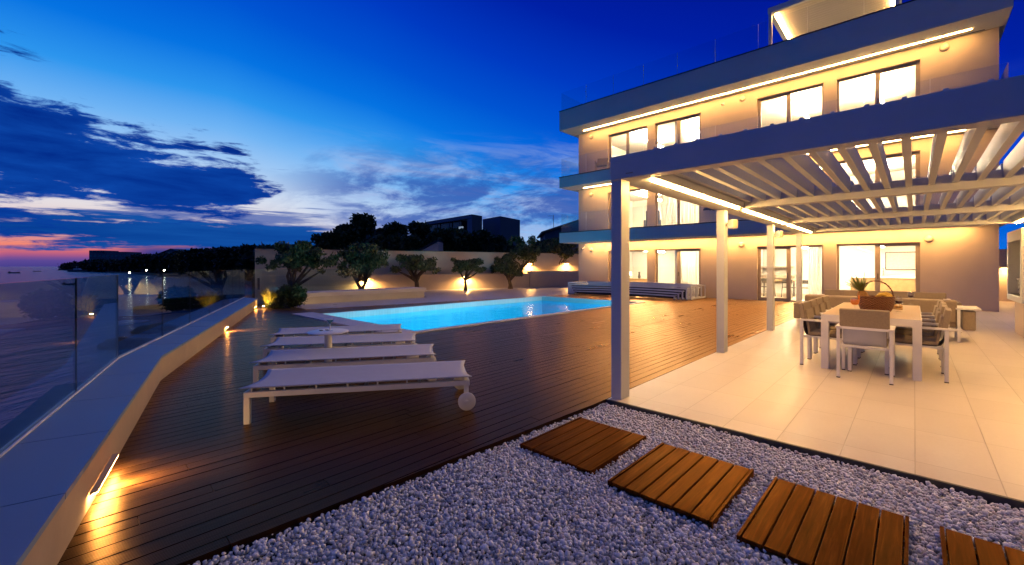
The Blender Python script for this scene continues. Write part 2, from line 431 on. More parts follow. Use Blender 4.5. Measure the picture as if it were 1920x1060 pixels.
pinkish = ela.lm(2, 6)
col = mix(o3, col, mix(fbm, lin(10, 66, 160), lin(90, 120, 190)))
col = mix(o2, col, mix(fbm2.lm(.3, .7), lin(2, 54, 140), lin(20, 84, 168)))
col = mix(o1, col, mix(fbm.lm(.35, .75), lin(14, 74, 172), lin(0, 34, 128)))
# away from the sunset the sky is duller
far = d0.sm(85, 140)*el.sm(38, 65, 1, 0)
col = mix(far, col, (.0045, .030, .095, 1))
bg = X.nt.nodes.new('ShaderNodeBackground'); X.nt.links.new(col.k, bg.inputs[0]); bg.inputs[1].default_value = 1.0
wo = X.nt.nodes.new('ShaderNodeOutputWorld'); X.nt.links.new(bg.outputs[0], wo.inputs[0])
sc.view_settings.view_transform = 'Standard'; sc.view_settings.look = 'None'; sc.view_settings.exposure = 0; sc.view_settings.gamma = 1
cy = sc.cycles
cy.use_denoising = True
try: cy.denoiser = 'OPENIMAGEDENOISE'
except Exception: pass
cy.max_bounces = 10; cy.diffuse_bounces = 4; cy.glossy_bounces = 4; cy.transparent_max_bounces = 24; cy.transmission_bounces = 6
cy.sample_clamp_indirect = 6; cy.caustics_reflective = False; cy.caustics_refractive = False
# ================================================================== SETTING
def struct(mb, name, mat, **k): return props(mb.build(name, mat, **k), kind='structure')
SEA = -2.5
struct(MB().add([(-30000, -30000, SEA), (30000, -30000, SEA), (30000, 30000, SEA), (-30000, 30000, SEA)], [(0, 1, 2, 3)]), 'sea', M['sea'])
# land: a bed under everything we stand on, then the plot behind the walls and the coast
land = [(40, -1.2), (-1, -1.05), (-6.95, .28), (-17.55, 4.22), (-18.6, 7.6), (-24.6, 6.4), (-34, 12), (-52, 20), (-80, 22), (-120, 30), (-180, 38), (-250, 29), (-390, 18), (-620, 14), (-870, 3), (-900, 200), (-300, 300), (60, 300), (60, 60)]
struct(MB().prism(land, -6, -1.95), 'ground', M['ground'])
back = [(-24.9, 6.6), (-19.3, 21.8), (-17.6, 27.5), (-17, 34), (-20, 80), (-120, 90), (-110, 36), (-52, 21), (-34, 13)]
struct(MB().prism(back, -1.9, .9), 'hill', M['ground'])
struct(MB().prism([(-17.2, 26.2), (12, 26.6), (14, 60), (-17.4, 60)], -1.9, -.02), 'terrain', M['ground'])

# --- deck of narrow boards
def pave_y(x):
    if x < -14.38: return 5.35
    if x > -12.52: return 19.80
    return 5.47+(x+14.38)/1.86*11.53
def inner_y(x): return .80+(x+6.7)*-.2175 if x > -6.7 else .80+(-6.7-x)*.3854
def xe(y): return -2.35-.045*max(0., 3.9-y)
deck = MB(); pitch = .115; x = -2.36
rnd = random.Random(3)
while x > -16.6:
    x0 = x-pitch+.0085; xm = (x+x0)/2
    y0 = inner_y(xm)-.15; y1 = pave_y(xm)
    spans = [(y0, y1)]
    if xm > -13.14 and xm < -7.58: spans = [(y0, 4.50)] + ([(15.45, y1)] if y1 > 15.5 and xm > -12.75 else [])
    if xm < -12.72 and xm > -13.14: spans = [(y0, 4.50), (5.1, y1)]
    for a, b in spans:
        s = a - rnd.uniform(0, 2.6)
        while s < b:
            e = s + rnd.choice((2.4, 3.0, 3.6)); p, q = max(s, a), min(e, b)
            if q-p > .05:
                dz = rnd.uniform(-.0012, .0012)
                if x < -2.6 or p > 3.9: deck.box(x0, p+.002, -.03, x, q-.002, dz)
                else:
                    p2 = max(p, 3.9-(-2.35-x0-.004)/.045); ys = sorted({p2, q, min(max(3.9, p2), q), min(max(3.9-(-2.35-x)/.045, p2), q)})
                    rt = [(min(x, xe(yy)), yy) for yy in ys]
                    if q-p2 > .03: deck.prism([(x0, ys[0]+.002), (rt[0][0], ys[0]+.002)]+rt[1:-1]+[(rt[-1][0], q-.002), (x0, q-.002)], -.03, dz)
            s = e
    x -= pitch
struct(deck, 'deck', M['deck'], recalc=False)
struct(MB().prism([(-2.59, -1.0), (-2.36, 3.9), (-2.355, 19.8), (-7.5, 19.8), (-7.5, -.1)], -.2, -.034).prism([(-7.5, 4.45), (-13.2, 4.45), (-13.2, 5.0), (-16.6, 5.0), (-16.6, 4.3), (-7.5, .8)], -.2, -.034).prism([(-7.5, 15.5), (-7.5, 19.8), (-12.6, 19.8), (-12.6, 15.5)], -.2, -.034).prism([(-12.75, 5.1), (-12.75, 16), (-14.2, 5.5), (-14.2, 5.1)], -.2, -.034), 'deck_base', M['dark'])
# --- tiled terrace under the pergola and its thin dark edging
struct(MB().prism([(-2.35, 3.93), (6, 3.93), (6, 26), (1.9, 26), (1.9, 19.83), (-2.35, 19.83)], -.12, .0), 'terrace', M['tile'])
struct(MB().box(-2.35, 3.905, -.12, 6, 3.928, .004), 'terrace_edge', M['cap'])
# --- paved path along the garden wall
pv = [(-16.4, 5.36), (-14.38, 5.36), (-12.52, 17.0), (-12.52, 19.8), (-13.6, 19.83), (-13.7, 26.2), (-17.0, 26.2), (-18.75, 20.9), (-22.6, 10.6), (-16.9, 11.6), (-16.2, 11.4)]
struct(MB().prism(pv, -.15, -.002), 'path', M['pave'])
struct(MB().prism([(-21.9, 11.9), (-18.7, 20.6), (-18.25, 20.4), (-21.3, 12.0)], -.05, .012), 'gravel_strip', M['gravel'])
struct(MB().prism([(-16.5, 5.4), (-17.5, 4.4), (-18.6, 7.6), (-24, 7.2), (-22, 12.6), (-17, 11.5), (-16.5, 11.3)], -.3, .02), 'garden_bed', M['soil'])
struct(MB().prism([(-14.38, 5.35), (-16.4, 5.35), (-16.9, 4.6), (-16.2, 4.5)], -.2, .012), 'plant_bed', M['soil'])

# --- pebbles
rs = np.random.RandomState(5)
struct(MB().prism([(-2.58, -1.2), (6, -1.2), (6, 3.9), (-2.352, 3.9)], -.2, -.066), 'gravel_bed', M['ground'])
BOARDS = [(-2.25, 2.46, -1.60, 3.29), (-1.45, 2.43, -.80, 3.26), (-.67, 2.40, -.02, 3.24), (.10, 2.42, .75, 3.24)]
def ico(sub):
    bm = bmesh.new(); bmesh.ops.create_icosphere(bm, subdivisions=sub, radius=1)
    V = np.array([v.co[:] for v in bm.verts]); bm.verts.index_update(); F = np.array([[v.index for v in f.verts] for f in bm.faces]); bm.free(); return V, F
def pebbles(P, r, sub):
    V, F = ico(sub); n = len(P)
    s = np.stack([r*rs.uniform(.85, 1.35, n), r*rs.uniform(.7, 1.0, n), r*rs.uniform(.55, .85, n)], 1)
    ax = rs.normal(size=(n, 3)); ax[:, 2] *= 2.2; ax /= np.linalg.norm(ax, axis=1)[:, None]
    t1 = np.cross(ax, rs.normal(size=(n, 3))); t1 /= np.linalg.norm(t1, axis=1)[:, None]; t2 = np.cross(ax, t1)
    W = V[None]*(1+.10*rs.normal(size=(n, len(V), 1)).clip(-1.5, 1.5))
    W = W*s[:, None, :]
    W = W[:, :, 0:1]*t1[:, None] + W[:, :, 1:2]*t2[:, None] + W[:, :, 2:3]*ax[:, None] + P[:, None]
    return W.reshape(-1, 3), (F[None]+np.arange(n)[:, None, None]*len(V)).reshape(-1, F.shape[1])
def grid(x0, x1, y0, y1, st):
    gx, gy = np.meshgrid(np.arange(x0, x1, st), np.arange(y0, y1, st*.9)); gx[::2] += st/2
    p = np.stack([gx.ravel(), gy.ravel()], 1); return p + rs.uniform(-.42, .42, p.shape)*st
near_V, near_F = [], []
nv = 0

for layer, (zc, st) in enumerate(((-.052, .0205), (-.031, .0262))):
    p = grid(-2.57, 1.6, -.6, 3.895, st)
    ok = p[:, 0] > -2.35-.045*(3.9-p[:, 1])+.010
    for a, b, c, d in BOARDS: ok &= ~((p[:, 0] > a+.01) & (p[:, 0] < c-.01) & (p[:, 1] > b+.01) & (p[:, 1] < d-.01))
    p = p[ok]; z = zc + rs.uniform(-.006, .007, len(p)) + .008*np.sin(p[:, 0]*5+p[:, 1]*3)*np.sin(p[:, 1]*4.3)
    P = np.concatenate([p, z[:, None]], 1)
    dep = P[:, 0]*FW.x+P[:, 1]*FW.y; lat = P[:, 0]*RT.x+P[:, 1]*RT.y
    inn = (dep > 1.8) & (np.abs(lat) < dep*1.27); nr = inn & (dep < 3.0)
    rad = .0118*(1+.28*rs.normal(size=len(P)).clip(-1.6, 2.2))
    V, F = pebbles(P[nr], rad[nr], 2 if False else 1)
    near_V.append(V); near_F.append(F+nv); nv += len(V)
    oth = (~nr) & (inn | (layer == 1))
    V, F = pebbles(P[oth], rad[oth], 1)
    near_V.append(V); near_F.append(F+nv); nv += len(V)
props(raw_mesh('gravel', np.concatenate(near_V), np.concatenate(near_F), M['gravel'], smooth=True), 'white rounded pebbles around the stepping boards', 'gravel', kind='stuff')

# --- stepping boards
bl = ['slatted wooden stepping board nearest the dark deck, first of the row', 'second slatted stepping board from the deck, wholly among pebbles',
      'large slatted stepping board with glossy orange sheen at the bottom edge', 'slatted stepping board cut off by the right lower corner']
for (a, b, c, d), lb in zip(BOARDS, bl):
    t_ = thing('stepping_board', ((a+c)/2, (b+d)/2, -.05), lb, 'stepping board', 'wooden stepping boards in the gravel')
    fr = MB(); fr.box(a, b, -.05, a+.016, d, .004); fr.box(c-.016, b, -.05, c, d, .004)
    fr.box(a+.016, b+.1, -.05, c-.016, b+.14, -.024); fr.box(a+.016, d-.14, -.05, c-.016, d-.1, -.024)
    fr.build('frame', M['slat'], t_)
    n = 6; w_ = (c-a-.036)/n
    for k in range(n):
        x0 = a+.018+k*w_
        MB().box(x0+.004, b+.003, -.022, x0+w_-.004, d-.003, .001+random.uniform(-.001, .001)).build('slat', M['slat'], t_, bevel=.004)

# --- pool
PX0, PX1, PY0, PY1, PW = -12.62, -7.78, 5.10, 15.30, -.17
pool = thing('swimming_pool', ((PX0+PX1)/2, (PY0+PY1)/2, -1.5), 'long lit swimming pool with turquoise water set in the deck', 'pool')
sh = MB()
sh.box(PX0-.12, PY0-.12, -1.62, PX1+.12, PY1+.12, -1.5)
sh.box(PX0-.12, PY0-.12, -1.5, PX0, PY1+.12, PW-.03).box(PX1, PY0-.12, -1.5, PX1+.12, PY1+.12, PW-.03).box(PX0, PY0-.12, -1.5, PX1, PY0, PW-.03).box(PX0, PY1, -1.5, PX1, PY1+.12, PW-.03)
sh.build('basin', M['pooltile'], pool)
bd = MB()
bd.box(PX0-.12, PY0-.12, PW-.03, PX0, PY1+.12, -.012).box(PX1, PY0-.12, PW-.03, PX1+.12, PY1+.12, -.012).box(PX0, PY0-.12, PW-.03, PX1, PY0, -.012).box(PX0, PY1, PW-.03, PX1, PY1+.12, -.012)
bd.build('waterline_band', M['poolband'], pool)
cp = MB()
cp.box(-13.12, 4.52, -.01, -7.60, PY0-.004, .03).box(PX0-.1, PY0, -.01, PX0+.012, PY1, .012).box(PX1-.012, PY0, -.01, PX1+.17, PY1, .014).box(PX0-.1, PY1, -.01, PX1+.17, PY1+.14, .014)
cp.build('coping', M['coping'], pool, bevel=.006)
wt = MB(); wt.add([(PX0, PY0, PW), (PX1, PY0, PW), (PX1, PY1, PW), (PX0, PY1, PW)], [(0, 1, 2, 3)])
wt.build('water', M['poolwater'], pool, recalc=False)
for k, yy in enumerate((6.4, 8.8, 11.2, 13.6)):
    lp = MB().lathe([(.09, 0), (.09, .02), (.0001, .02)], n=16); lp.v = [(PX1-.001-z, yy+x, -.75+y) for x, y, z in lp.v]
    o = lp.build('pool_lamp', M['lamp_pool'], pool)
    ld = bpy.data.lights.new('pool_spot', 'SPOT'); ld.energy = 360; ld.color = (.35, .82, 1.0); ld.spot_size = R(168); ld.spot_blend = .6; ld.shadow_soft_size = .09
    lo = bpy.data.objects.new('pool_spot', ld); COL.objects.link(lo); lo.parent = pool
    lo.location = Vector((PX1-.06, yy, -.75))-ORG[pool]; lo.rotation_euler = (0, R(90), 0)

# --- parapet with coping slabs and a frameless glass railing
INN = [(-.2, -.61), (-6.7, .80), (-16.3, 4.50)]; OUT = [(-.2, -1.13), (-6.92, .38), (-17.4, 4.35)]
pa = thing('parapet_wall', (-6.8, .6, 0), 'low rendered parapet wall with wide flat coping along the sea side', 'wall')
b_ = MB(); L = lambda a, b, t: (a[0]+(b[0]-a[0])*t, a[1]+(b[1]-a[1])*t)
ii = [(x+.012*.2, y-.012) for x, y in INN]; oo = [(x, y+.012) for x, y in OUT]
b_.prism([ii[0], ii[1], ii[2], oo[2], oo[1], oo[0]], -2.9, .268)
b_.build('wall_body', M['parapet_face'], pa)
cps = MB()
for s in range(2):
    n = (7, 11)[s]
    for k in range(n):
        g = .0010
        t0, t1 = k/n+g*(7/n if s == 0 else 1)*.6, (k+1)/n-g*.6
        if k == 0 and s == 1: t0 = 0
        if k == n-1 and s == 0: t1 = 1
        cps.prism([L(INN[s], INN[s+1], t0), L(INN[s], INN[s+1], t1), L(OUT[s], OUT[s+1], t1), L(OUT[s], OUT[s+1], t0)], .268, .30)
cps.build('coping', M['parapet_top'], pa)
rail = thing('glass_railing', (-6.9, .42, .3), 'frameless glass railing of clear panels above the sea side parapet', 'railing')
def outer_y(x): return (.38+(x+6.92)*-.2247) if x > -6.92 else .38+(-6.92-x)*.3788
jx = [-.2, -1.8, -3.55, -5.31, -6.92, -8.55, -10.14, -11.85, -13.43, -14.97, -16.3, -17.36]
pts = [(x, outer_y(x)+.035) for x in jx] + [(-17.70, 5.60), (-18.04, 6.85), (-18.38, 8.1), (-18.7, 9.3)]
for (a, b) in zip(pts[:-1], pts[1:]):
    A = Vector((*a, 0)); B = Vector((*b, 0)); d = (B-A).normalized(); nrm = Vector((-d.y, d.x, 0))
    low = .285 if A.x > -17.3 else .02
    A2 = A+d*.006; B2 = B-d*.006; h = nrm*.006
    MB().prism([tuple((A2+h)[:2]), tuple((B2+h)[:2]), tuple((B2-h)[:2]), tuple((A2-h)[:2])], low, 1.3).build('glass_panel', M['glass'], rail)
    if B.x > -17.3: MB().prism([tuple((B-d*.004+h)[:2]), tuple((B+d*.004+h)[:2]), tuple((B+d*.004-h)[:2]), tuple((B-d*.004-h)[:2])], low, 1.299).build('joint_seal', M['cap'], rail)
ch = MB()
for a, b in zip(pts[:11], pts[1:12]):
    A = Vector((*a, 0)); B = Vector((*b, 0)); d = (B-A).normalized(); nrm = Vector((-d.y, d.x, 0))
    for sgn in (1, -1): ch.bar((A+nrm*sgn*.014).to_tuple()[:2]+(.307,), (B+nrm*sgn*.014).to_tuple()[:2]+(.307,), .012, .012)
ch.build('base_channel', M['white_metal'], rail)

# --- step lamps set in the parapet face
def spot(parent, loc, rot, e, color, size, blend=.5, soft=.03):
    ld = bpy.data.lights.new('lamp_light', 'SPOT'); ld.energy = e; ld.color = color; ld.spot_size = R(size); ld.spot_blend = blend; ld.shadow_soft_size = soft
    lo = bpy.data.objects.new('lamp_light', ld); COL.objects.link(lo); lo.parent = parent; lo.location = loc; lo.rotation_euler = rot; return lo
WARM = (1, .50, .14)
lab = ['recessed step lamp low in the parapet face near the camera', 'bright recessed step lamp in the parapet beside the loungers', 'recessed step lamp at the far end of the parapet beside the yellow plant']
for (lx, e), lb in zip(((-3.72, 110), (-10.75, 90), (-15.6, 50)), lab):
    ly = inner_y(lx); d = Vector((-6.5, 1.41, 0)).normalized() if lx > -6.7 else Vector((-9.6, 3.7, 0)).normalized()
    nrm = Vector((d.y, -d.x, 0)) if Vector((d.y, -d.x, 0)).y > 0 else Vector((-d.y, d.x, 0))
    a = math.atan2(nrm.y, nrm.x)
    t_ = thing('step_lamp', (lx, ly, .085), lb, 'step lamp', rz=a)
    ORG[t_] = Vector((0, 0, 0)); hl = .30 if lx > -5 else .07
    MB().add([(0, -hl, 0), (.035, -hl, .012), (.035, -hl, .02), (0, -hl, .02), (0, hl, 0), (.035, hl, .012), (.035, hl, .02), (0, hl, .02)], [(0, 1, 2, 3), (7, 6, 5, 4), (1, 5, 6, 2), (2, 6, 7, 3), (0, 3, 7, 4), (0, 4, 5, 1)]).build('housing', M['parapet_face'], t_)
    MB().add([(.006, -hl+.008, -.002), (.033, -hl+.008, .007), (.033, hl-.008, .007), (.006, hl-.008, -.002), (.006, -hl+.008, .001), (.033, -hl+.008, .010), (.033, hl-.008, .010), (.006, hl-.008, .001)], [(3, 2, 1, 0), (4, 5, 6, 7), (0, 1, 5, 4), (1, 2, 6, 5), (2, 3, 7, 6), (3, 0, 4, 7)]).build('lens', M['lamp_step'], t_)
    spot(t_, (.05, 0, -.01), (0, R(-48), 0), e, WARM, 100, 1., .04)

# --- garden walls
def gwall(pts, th, z0, z1, mat, mb=None):
    mb = mb or MB(); n = len(pts); offs = []
    for i, p in enumerate(pts):
        a = Vector(pts[max(i-1, 0)]); b = Vector(pts[min(i+1, n-1)]); d = (b-a).normalized(); offs.append((p[0]-d.y*th, p[1]+d.x*th))
    return mb.prism(list(pts)+offs[::-1], z0, z1)
g1 = [(-23.95, 6.7), (-18.5, 21.2)]
w1 = thing('garden_wall', (-21, 14, 0), 'lower cream retaining wall behind the olive trees', 'wall')
gwall(g1, .35, -1.9, .93, None).build('wall_body', M['garden_wall'], w1, bevel=.01)
g2 = [(-18.42, 21.1), (-16.4, 26.6)]
w2 = thing('garden_wall', (-17.5, 24, 0), 'plain unlit grey wall section left of the house corner', 'wall')
gwall(g2, .4, -1.9, 1.10, None).build('wall_body', M['garden_wall'], w2, bevel=.01)
g3 = [(-24.75, 6.7), (-19.35, 21.0), (-17.3, 26.9), (-16.6, 30)]
w3 = thing('garden_wall', (-21, 17, .9), 'tall upper cream boundary wall under the dark hedge trees', 'wall')
gwall(g3, .3, -1.9, 2.33, None).build('wall_body', M['garden_wall'], w3, bevel=.01)
cpm = MB(); gwall([(x+.03, y) for x, y in g3], .36, 2.33, 2.37, None, cpm); cpm.build('wall_cap', M['cap'], w3)
struct(MB().prism([(-24.3, 6.8), (-18.86, 21.3), (-16.8, 26.7), (-17.2, 26.9), (-19.3, 21.1), (-24.7, 6.8)], .2, .80), 'raised_bed', M['soil'])
pl = thing('planter_bench', (-16.9, 8.8, 0), 'long pale stone planter bench with overhanging top slab', 'planter')
MB().box(-17.35, 6.0, -.1, -16.42, 11.38, .24).build('base', M['planter_wall'], pl)
MB().box(-17.4, 5.95, .24, -16.34, 11.44, .42).build('top_slab', M['planter_wall'], pl, bevel=.008)
# --- wall lamps (box with a lit underside)
def wall_lamp(p, face, lb, e=35, w_=.26, rise=.0):
    t_ = thing('wall_lamp', p, lb, 'wall lamp'); ORG[t_] = Vector((0, 0, 0)); t_.rotation_euler = (0, 0, face)
    MB().box(0, -w_/2, -.02, .16, w_/2, .05).build('housing', M['fitting'], t_, bevel=.006)
    MB().box(.012, -w_/2+.012, -.05, .15, w_/2-.012, -.024).build('diffuser', M['lamp_wall'], t_)
    spot(t_, (.26, 0, -.02), (0, 0, 0), e, WARM, 170, .6, .10)
def on_wall(g, px):
    (x0, y0), (x1, y1) = g; best = None
    for k in range(2001):
        s = k/2000; X_ = x0+(x1-x0)*s; Y_ = y0+(y1-y0)*s; dp = X_*FW.x+Y_*FW.y; q = 960+FPX*(X_*RT.x+Y_*RT.y)/dp
        if best is None or abs(q-px) < best[0]: best = (abs(q-px), X_, Y_)
    return best[1], best[2]
fa = math.atan2(-(-18.5+23.95), 21.2-6.7)
for px, g, z, lb in ((688, g1, .72, 'lit wall lamp behind the twin trunk olive tree'), (873, g1, .80, 'lit wall lamp above its bright reflection on the paving'), 
                     (992, ((-19.35, 21.0), (-17.3, 26.9)), 1.6, 'lit wall lamp shining through the tall olive tree'), (1061, ((-19.35, 21.0), (-17.3, 26.9)), 1.62, 'lit wall lamp beside the tree at the house corner')):
    qx, qy = on_wall(g, px); wall_lamp((qx+.003, qy, z), fa, lb, 420 if g is g1 else 330)
# boundary wall right of the house
w4 = thing('garden_wall', (4, 26, 0), 'lit boundary wall glimpsed right of the house', 'wall')
MB().box(1.92, 26, -.1, 7, 26.25, 2.1).build('wall_body', M['garden_wall'], w4)
wall_lamp((2.66, 25.995, 1.35), R(-90), 'lit wall lamp in the gap right of the house', 90)
# ================================================================== HOUSE
HX0, HX1, YF, YB = -13.68, 1.90, 19.83, 25.6
SX0, SX1, YS = -14.05, 2.05, 18.53
house = thing('house', (-5.9, 22, 0), 'modern three storey villa with lit balconies, glass doors and flat roof', 'house')
WIN = [(-11.80, -9.60), (-9.20, -7.02), (-4.75, -2.50), (-2.10, .15)]
FL = [(0.0, 2.69, 2.23), (3.23, 5.69, 5.33), (6.25, 8.81, 8.40)]      # floor, soffit, head of the openings
T = .26
for fz, sz, hd in FL:
    wl = MB(); xs = HX0
    for a, b in WIN:
        wl.box(xs, YF, fz, a, YF+T, hd); xs = b
    wl.box(xs, YF, fz, HX1, YF+T, hd)
    wl.box(HX0, YF, hd, HX1, YF+T, sz)
    wl.box(HX0, YF+T, fz, HX0+T, YB, sz).box(HX1-T, YF+T, fz, HX1, YB, sz).box(HX0, YB, fz, HX1, YB+T, sz)
    wl.build('wall', M['plaster'], house)
    iw = MB()
    iw.box(HX0+T+.01, YB-.06, fz, HX1-T-.01, YB-.01, sz-.01)
    iw.box(-8.32, YF+T+.02, fz, -8.22, YB-.06, sz-.01) if fz != 3.23 else None
    iw.box(-5.95, YF+T+.02, fz, -5.85, YB-.06, sz-.01)
    iw.box(HX0+T+.01, YF+T+.02, fz, HX0+T+.05, YB-.06, sz-.01).box(HX1-T-.05, YF+T+.02, fz, HX1-T-.01, YB-.06, sz-.01)
    iw.box(HX0+T+.05, YF+T+.02, sz-.03, HX1-T-.05, YB-.06, sz-.008)
    iw.build('interior_wall', M['interior'], house)
    MB().box(HX0+T+.05, YF+T+.02, fz-.01, HX1-T-.05, YB-.06, fz+.012).build('interior_floor', M['floor_in'], house)
    # ceiling lamps inside each room
    for a, b in WIN:
        c = (a+b)/2
        MB().box(c-.05, YF+1.0, sz-.46, c+.05, YF+4.4, sz-.40).build('ceiling_lamp', M['lamp_in'], house)
        MB().box(c-.008, YF+1.5, sz-.40, c+.008, YF+1.516, sz-.034).box(c-.008, YF+3.9, sz-.40, c+.008, YF+3.916, sz-.034).build('lamp_wire', M['cap'], house)
    # openings
    for j, (a, b) in enumerate(WIN):
        y = YF+.12; m = (a+b)/2; fr = MB(); f = .065
        fr.box(a, y, fz, a+f, y+.09, hd).box(b-f, y, fz, b, y+.09, hd).box(a+f, y, hd-f, b-f, y+.09, hd).box(a+f, y, fz, b-f, y+.09, fz+.05)
        fr.box(m-.045, y-.01, fz+.05, m+.045, y+.07, hd-f)
        # the sliding leaf has a frame of its own
        s0, s1 = (a+f, m-.045) if j in (2, 0) else (m+.045, b-f)
        fr.box(s0, y-.008, fz+.05, s0+.055, y+.05, hd-f).box(s1-.055, y-.008, fz+.05, s1, y+.05, hd-f).box(s0+.055, y-.008, hd-f-.055, s1-.055, y+.05, hd-f).box(s0+.055, y-.008, fz+.05, s1-.055, y+.05, fz+.12)
        w_ = fr.build('window', M['frame'], house, bevel=.004)
        MB().box(a+f, y+.04, fz+.05, m-.045, y+.048, hd-f).box(m+.045, y+.04, fz+.05, b-f, y+.048, hd-f).build('pane', M['glass_win'], w_)
        MB().box(s0-.02 if j in (1, 3) else s1-.03, y-.035, fz+.95, s0+.0 if j in (1, 3) else s1-.01, y-.012, fz+1.15).build('handle', M['cap'], w_)
# balcony slabs, soffits, cappings
for k, (z0, z1) in enumerate(((2.69, 3.22), (5.69, 6.24), (8.81, 9.84))):
    bal = MB().box(SX0, YS, z0+.004, SX1, YB+T+.3, z1).build('roof' if k == 2 else 'balcony', M['slab'], house, bevel=.01)
    MB().box(SX0+.012, YS+.012, z0-.004, SX1-.012, YF-.002, z0+.003).build('soffit', M['soffit'], bal)
    cm = MB().box(SX0-.02, YS-.02, z1, SX1+.02, YS+.14, z1+.035).box(SX0-.02, YS+.14, z1, SX0+.12, YB, z1+.035).box(SX1-.12, YS+.14, z1, SX1+.02, YB, z1+.035)
    cm.build('capping', M['cap'], bal)
    # frameless balcony railing, one pane after another
    n = 10; x0, x1 = SX0+.1, SX1-.1
    for i in range(n):
        a = x0+(x1-x0)*i/n+.006; b = x0+(x1-x0)*(i+1)/n-.006
        p = MB().box(a, YS+.05, z1-.05, b, YS+.062, z1+1.02).build('glass_panel', M['glass_win'], bal)
    for i in range(3):
        for xx in (x0-.012, x1):
            MB().box(xx, YS+.07+i*2.2, z1-.05, xx+.012, YS+2.26+i*2.2, z1+1.02).build('glass_panel', M['glass_win'], bal)
    em = MB()
    for i in range(1, n): em.box(x0+(x1-x0)*i/n-.004, YS+.05, z1+.04, x0+(x1-x0)*i/n+.004, YS+.062, z1+1.02)
    em.build('panel_edge', M['white_metal'], bal)
    # led line set in the soffit close to the wall
    if k == 0:
        MB().box(-13.05, YF-.36, z0-.02, 1.30, YF-.31, z0-.006).build('led_strip', M['led_soffit'], bal)
        MB().box(-13.3, YF-.41, z0-.05, 1.5, YF-.395, z0-.005).build('led_trim', M['soffit'], bal)
    else:
        MB().box(-13.05, YF-.44, z0-.018, 1.30, YF-.405, z0-.005).build('led_strip', M['led_soffit'], bal)
        MB().box(-13.4, YF-.10, z0-.02, 1.6, YF-.085, z0-.005).build('led_trim', M['cap'], bal)
# roof pergola
rp = thing('roof_pergola', (-2.4, 22, 9.84), 'white roof terrace pergola with lit slatted ceiling on top of the villa', 'pergola')
for px_, py_ in ((-4.43, 20.26), (-.5, 20.26), (-4.43, 24.2), (-.5, 24.2)):
    MB().box(px_, py_, 9.84, px_+.12, py_+.12, 12.0).build('post', M['pergola'], rp)
bmb = MB().box(-4.45, 20.24, 12.0, -.36, 20.40, 12.22).box(-4.45, 24.18, 12.0, -.36, 24.34, 12.22).box(-4.45, 20.40, 12.0, -4.28, 24.18, 12.22).box(-.53, 20.40, 12.0, -.36, 24.18, 12.22)
bmb.build('beam', M['pergola'], rp)
MB().box(-4.28, 20.40, 12.07, -.53, 24.18, 12.12).build('slat_ceiling', M['roof_slats'], rp)
MB().box(-4.26, 20.6, 12.0, -4.18, 24.0, 12.04).build('led_strip', M['led'], rp)
MB().box(-.63, 20.6, 12.0, -.55, 24.0, 12.04).build('led_strip', M['led'], rp)
# round facade lamps and cameras
def dome(x, z, lb):
    t_ = thing('facade_light', (x, YF, z), lb, 'light fitting', 'round fittings on the villa wall'); ORG[t_] = Vector((0, 0, 0))
    q = MB().lathe([(.11, 0), (.115, .03), (.10, .06), (.06, .08), (.0001, .085)], n=24); q.v = [(x, -z, y) for x, y, z in q.v]; q.build('cover', M['fitting'], t_, smooth=True)
    q = MB().lathe([(.125, 0), (.125, .015), (.0001, .015)], n=24); q.v = [(x, -z, y) for x, y, z in q.v]; q.build('ring', M['frame'], t_)
dome(-12.85, 2.33, 'round fitting on the ground floor wall beside the house corner'); dome(-5.35, 2.33, 'round fitting on the ground floor wall between the posts'); dome(.36, 2.33, 'round fitting on the bare wall above the dining table')
dome(-12.85, 5.33, 'round fitting on the middle floor wall near the house corner'); dome(-12.85, 8.50, 'round fitting on the top floor wall near the house corner')
dome(-5.30, 8.55, 'round fitting on the top floor between the middle windows'); dome(.72, 8.58, 'round fitting at the right end of the top floor wall')
def cctv(x, z, lb):
    t_ = thing('security_camera', (x, YF, z), lb, 'camera'); ORG[t_] = Vector((0, 0, 0))
    MB().box(-.04, -.03, -.04, .04, 0, .06).bar((0, -.03, .0), (0, -.12, -.04), .03).build('bracket', M['white_metal'], t_)
    MB().tube([(0, -.07, -.06), (0, -.27, -.10)], .04, 12).build('camera_body', M['white_metal'], t_, smooth=True)
    MB().tube([(0, -.27, -.10), (0, -.285, -.103)], .03, 12).build('lens', M['cap'], t_)
cctv(-13.30, 2.47, 'white security camera under the lowest balcony at the house corner'); cctv(-6.05, 8.52, 'dark lensed security camera high on the top floor wall')
# driftwood relief on the middle floor wall
dr = MB(); rr = random.Random(4)
for k in range(34):
    x = rr.uniform(-6.95, -5.1); L_ = rr.uniform(.35, .9); z = 3.95+rr.uniform(-.05, .32)*(1 if -6.7 < x < -5.5 else .3)
    dr.tube([(x, YF-.05, z), (x+L_*.5, YF-.09-rr.uniform(0, .1), z+rr.uniform(-.05, .08)), (min(x+L_, -4.9), YF-.05, z+rr.uniform(-.07, .06))], [.02, .035, .012], 6)
dr.box(-6.9, YF-.05, 3.93, -5.0, YF-.004, 3.99)
props(dr.build('driftwood_relief', M['driftwood'], None, smooth=True), 'dark driftwood relief on the middle floor wall between two windows', 'wall art')
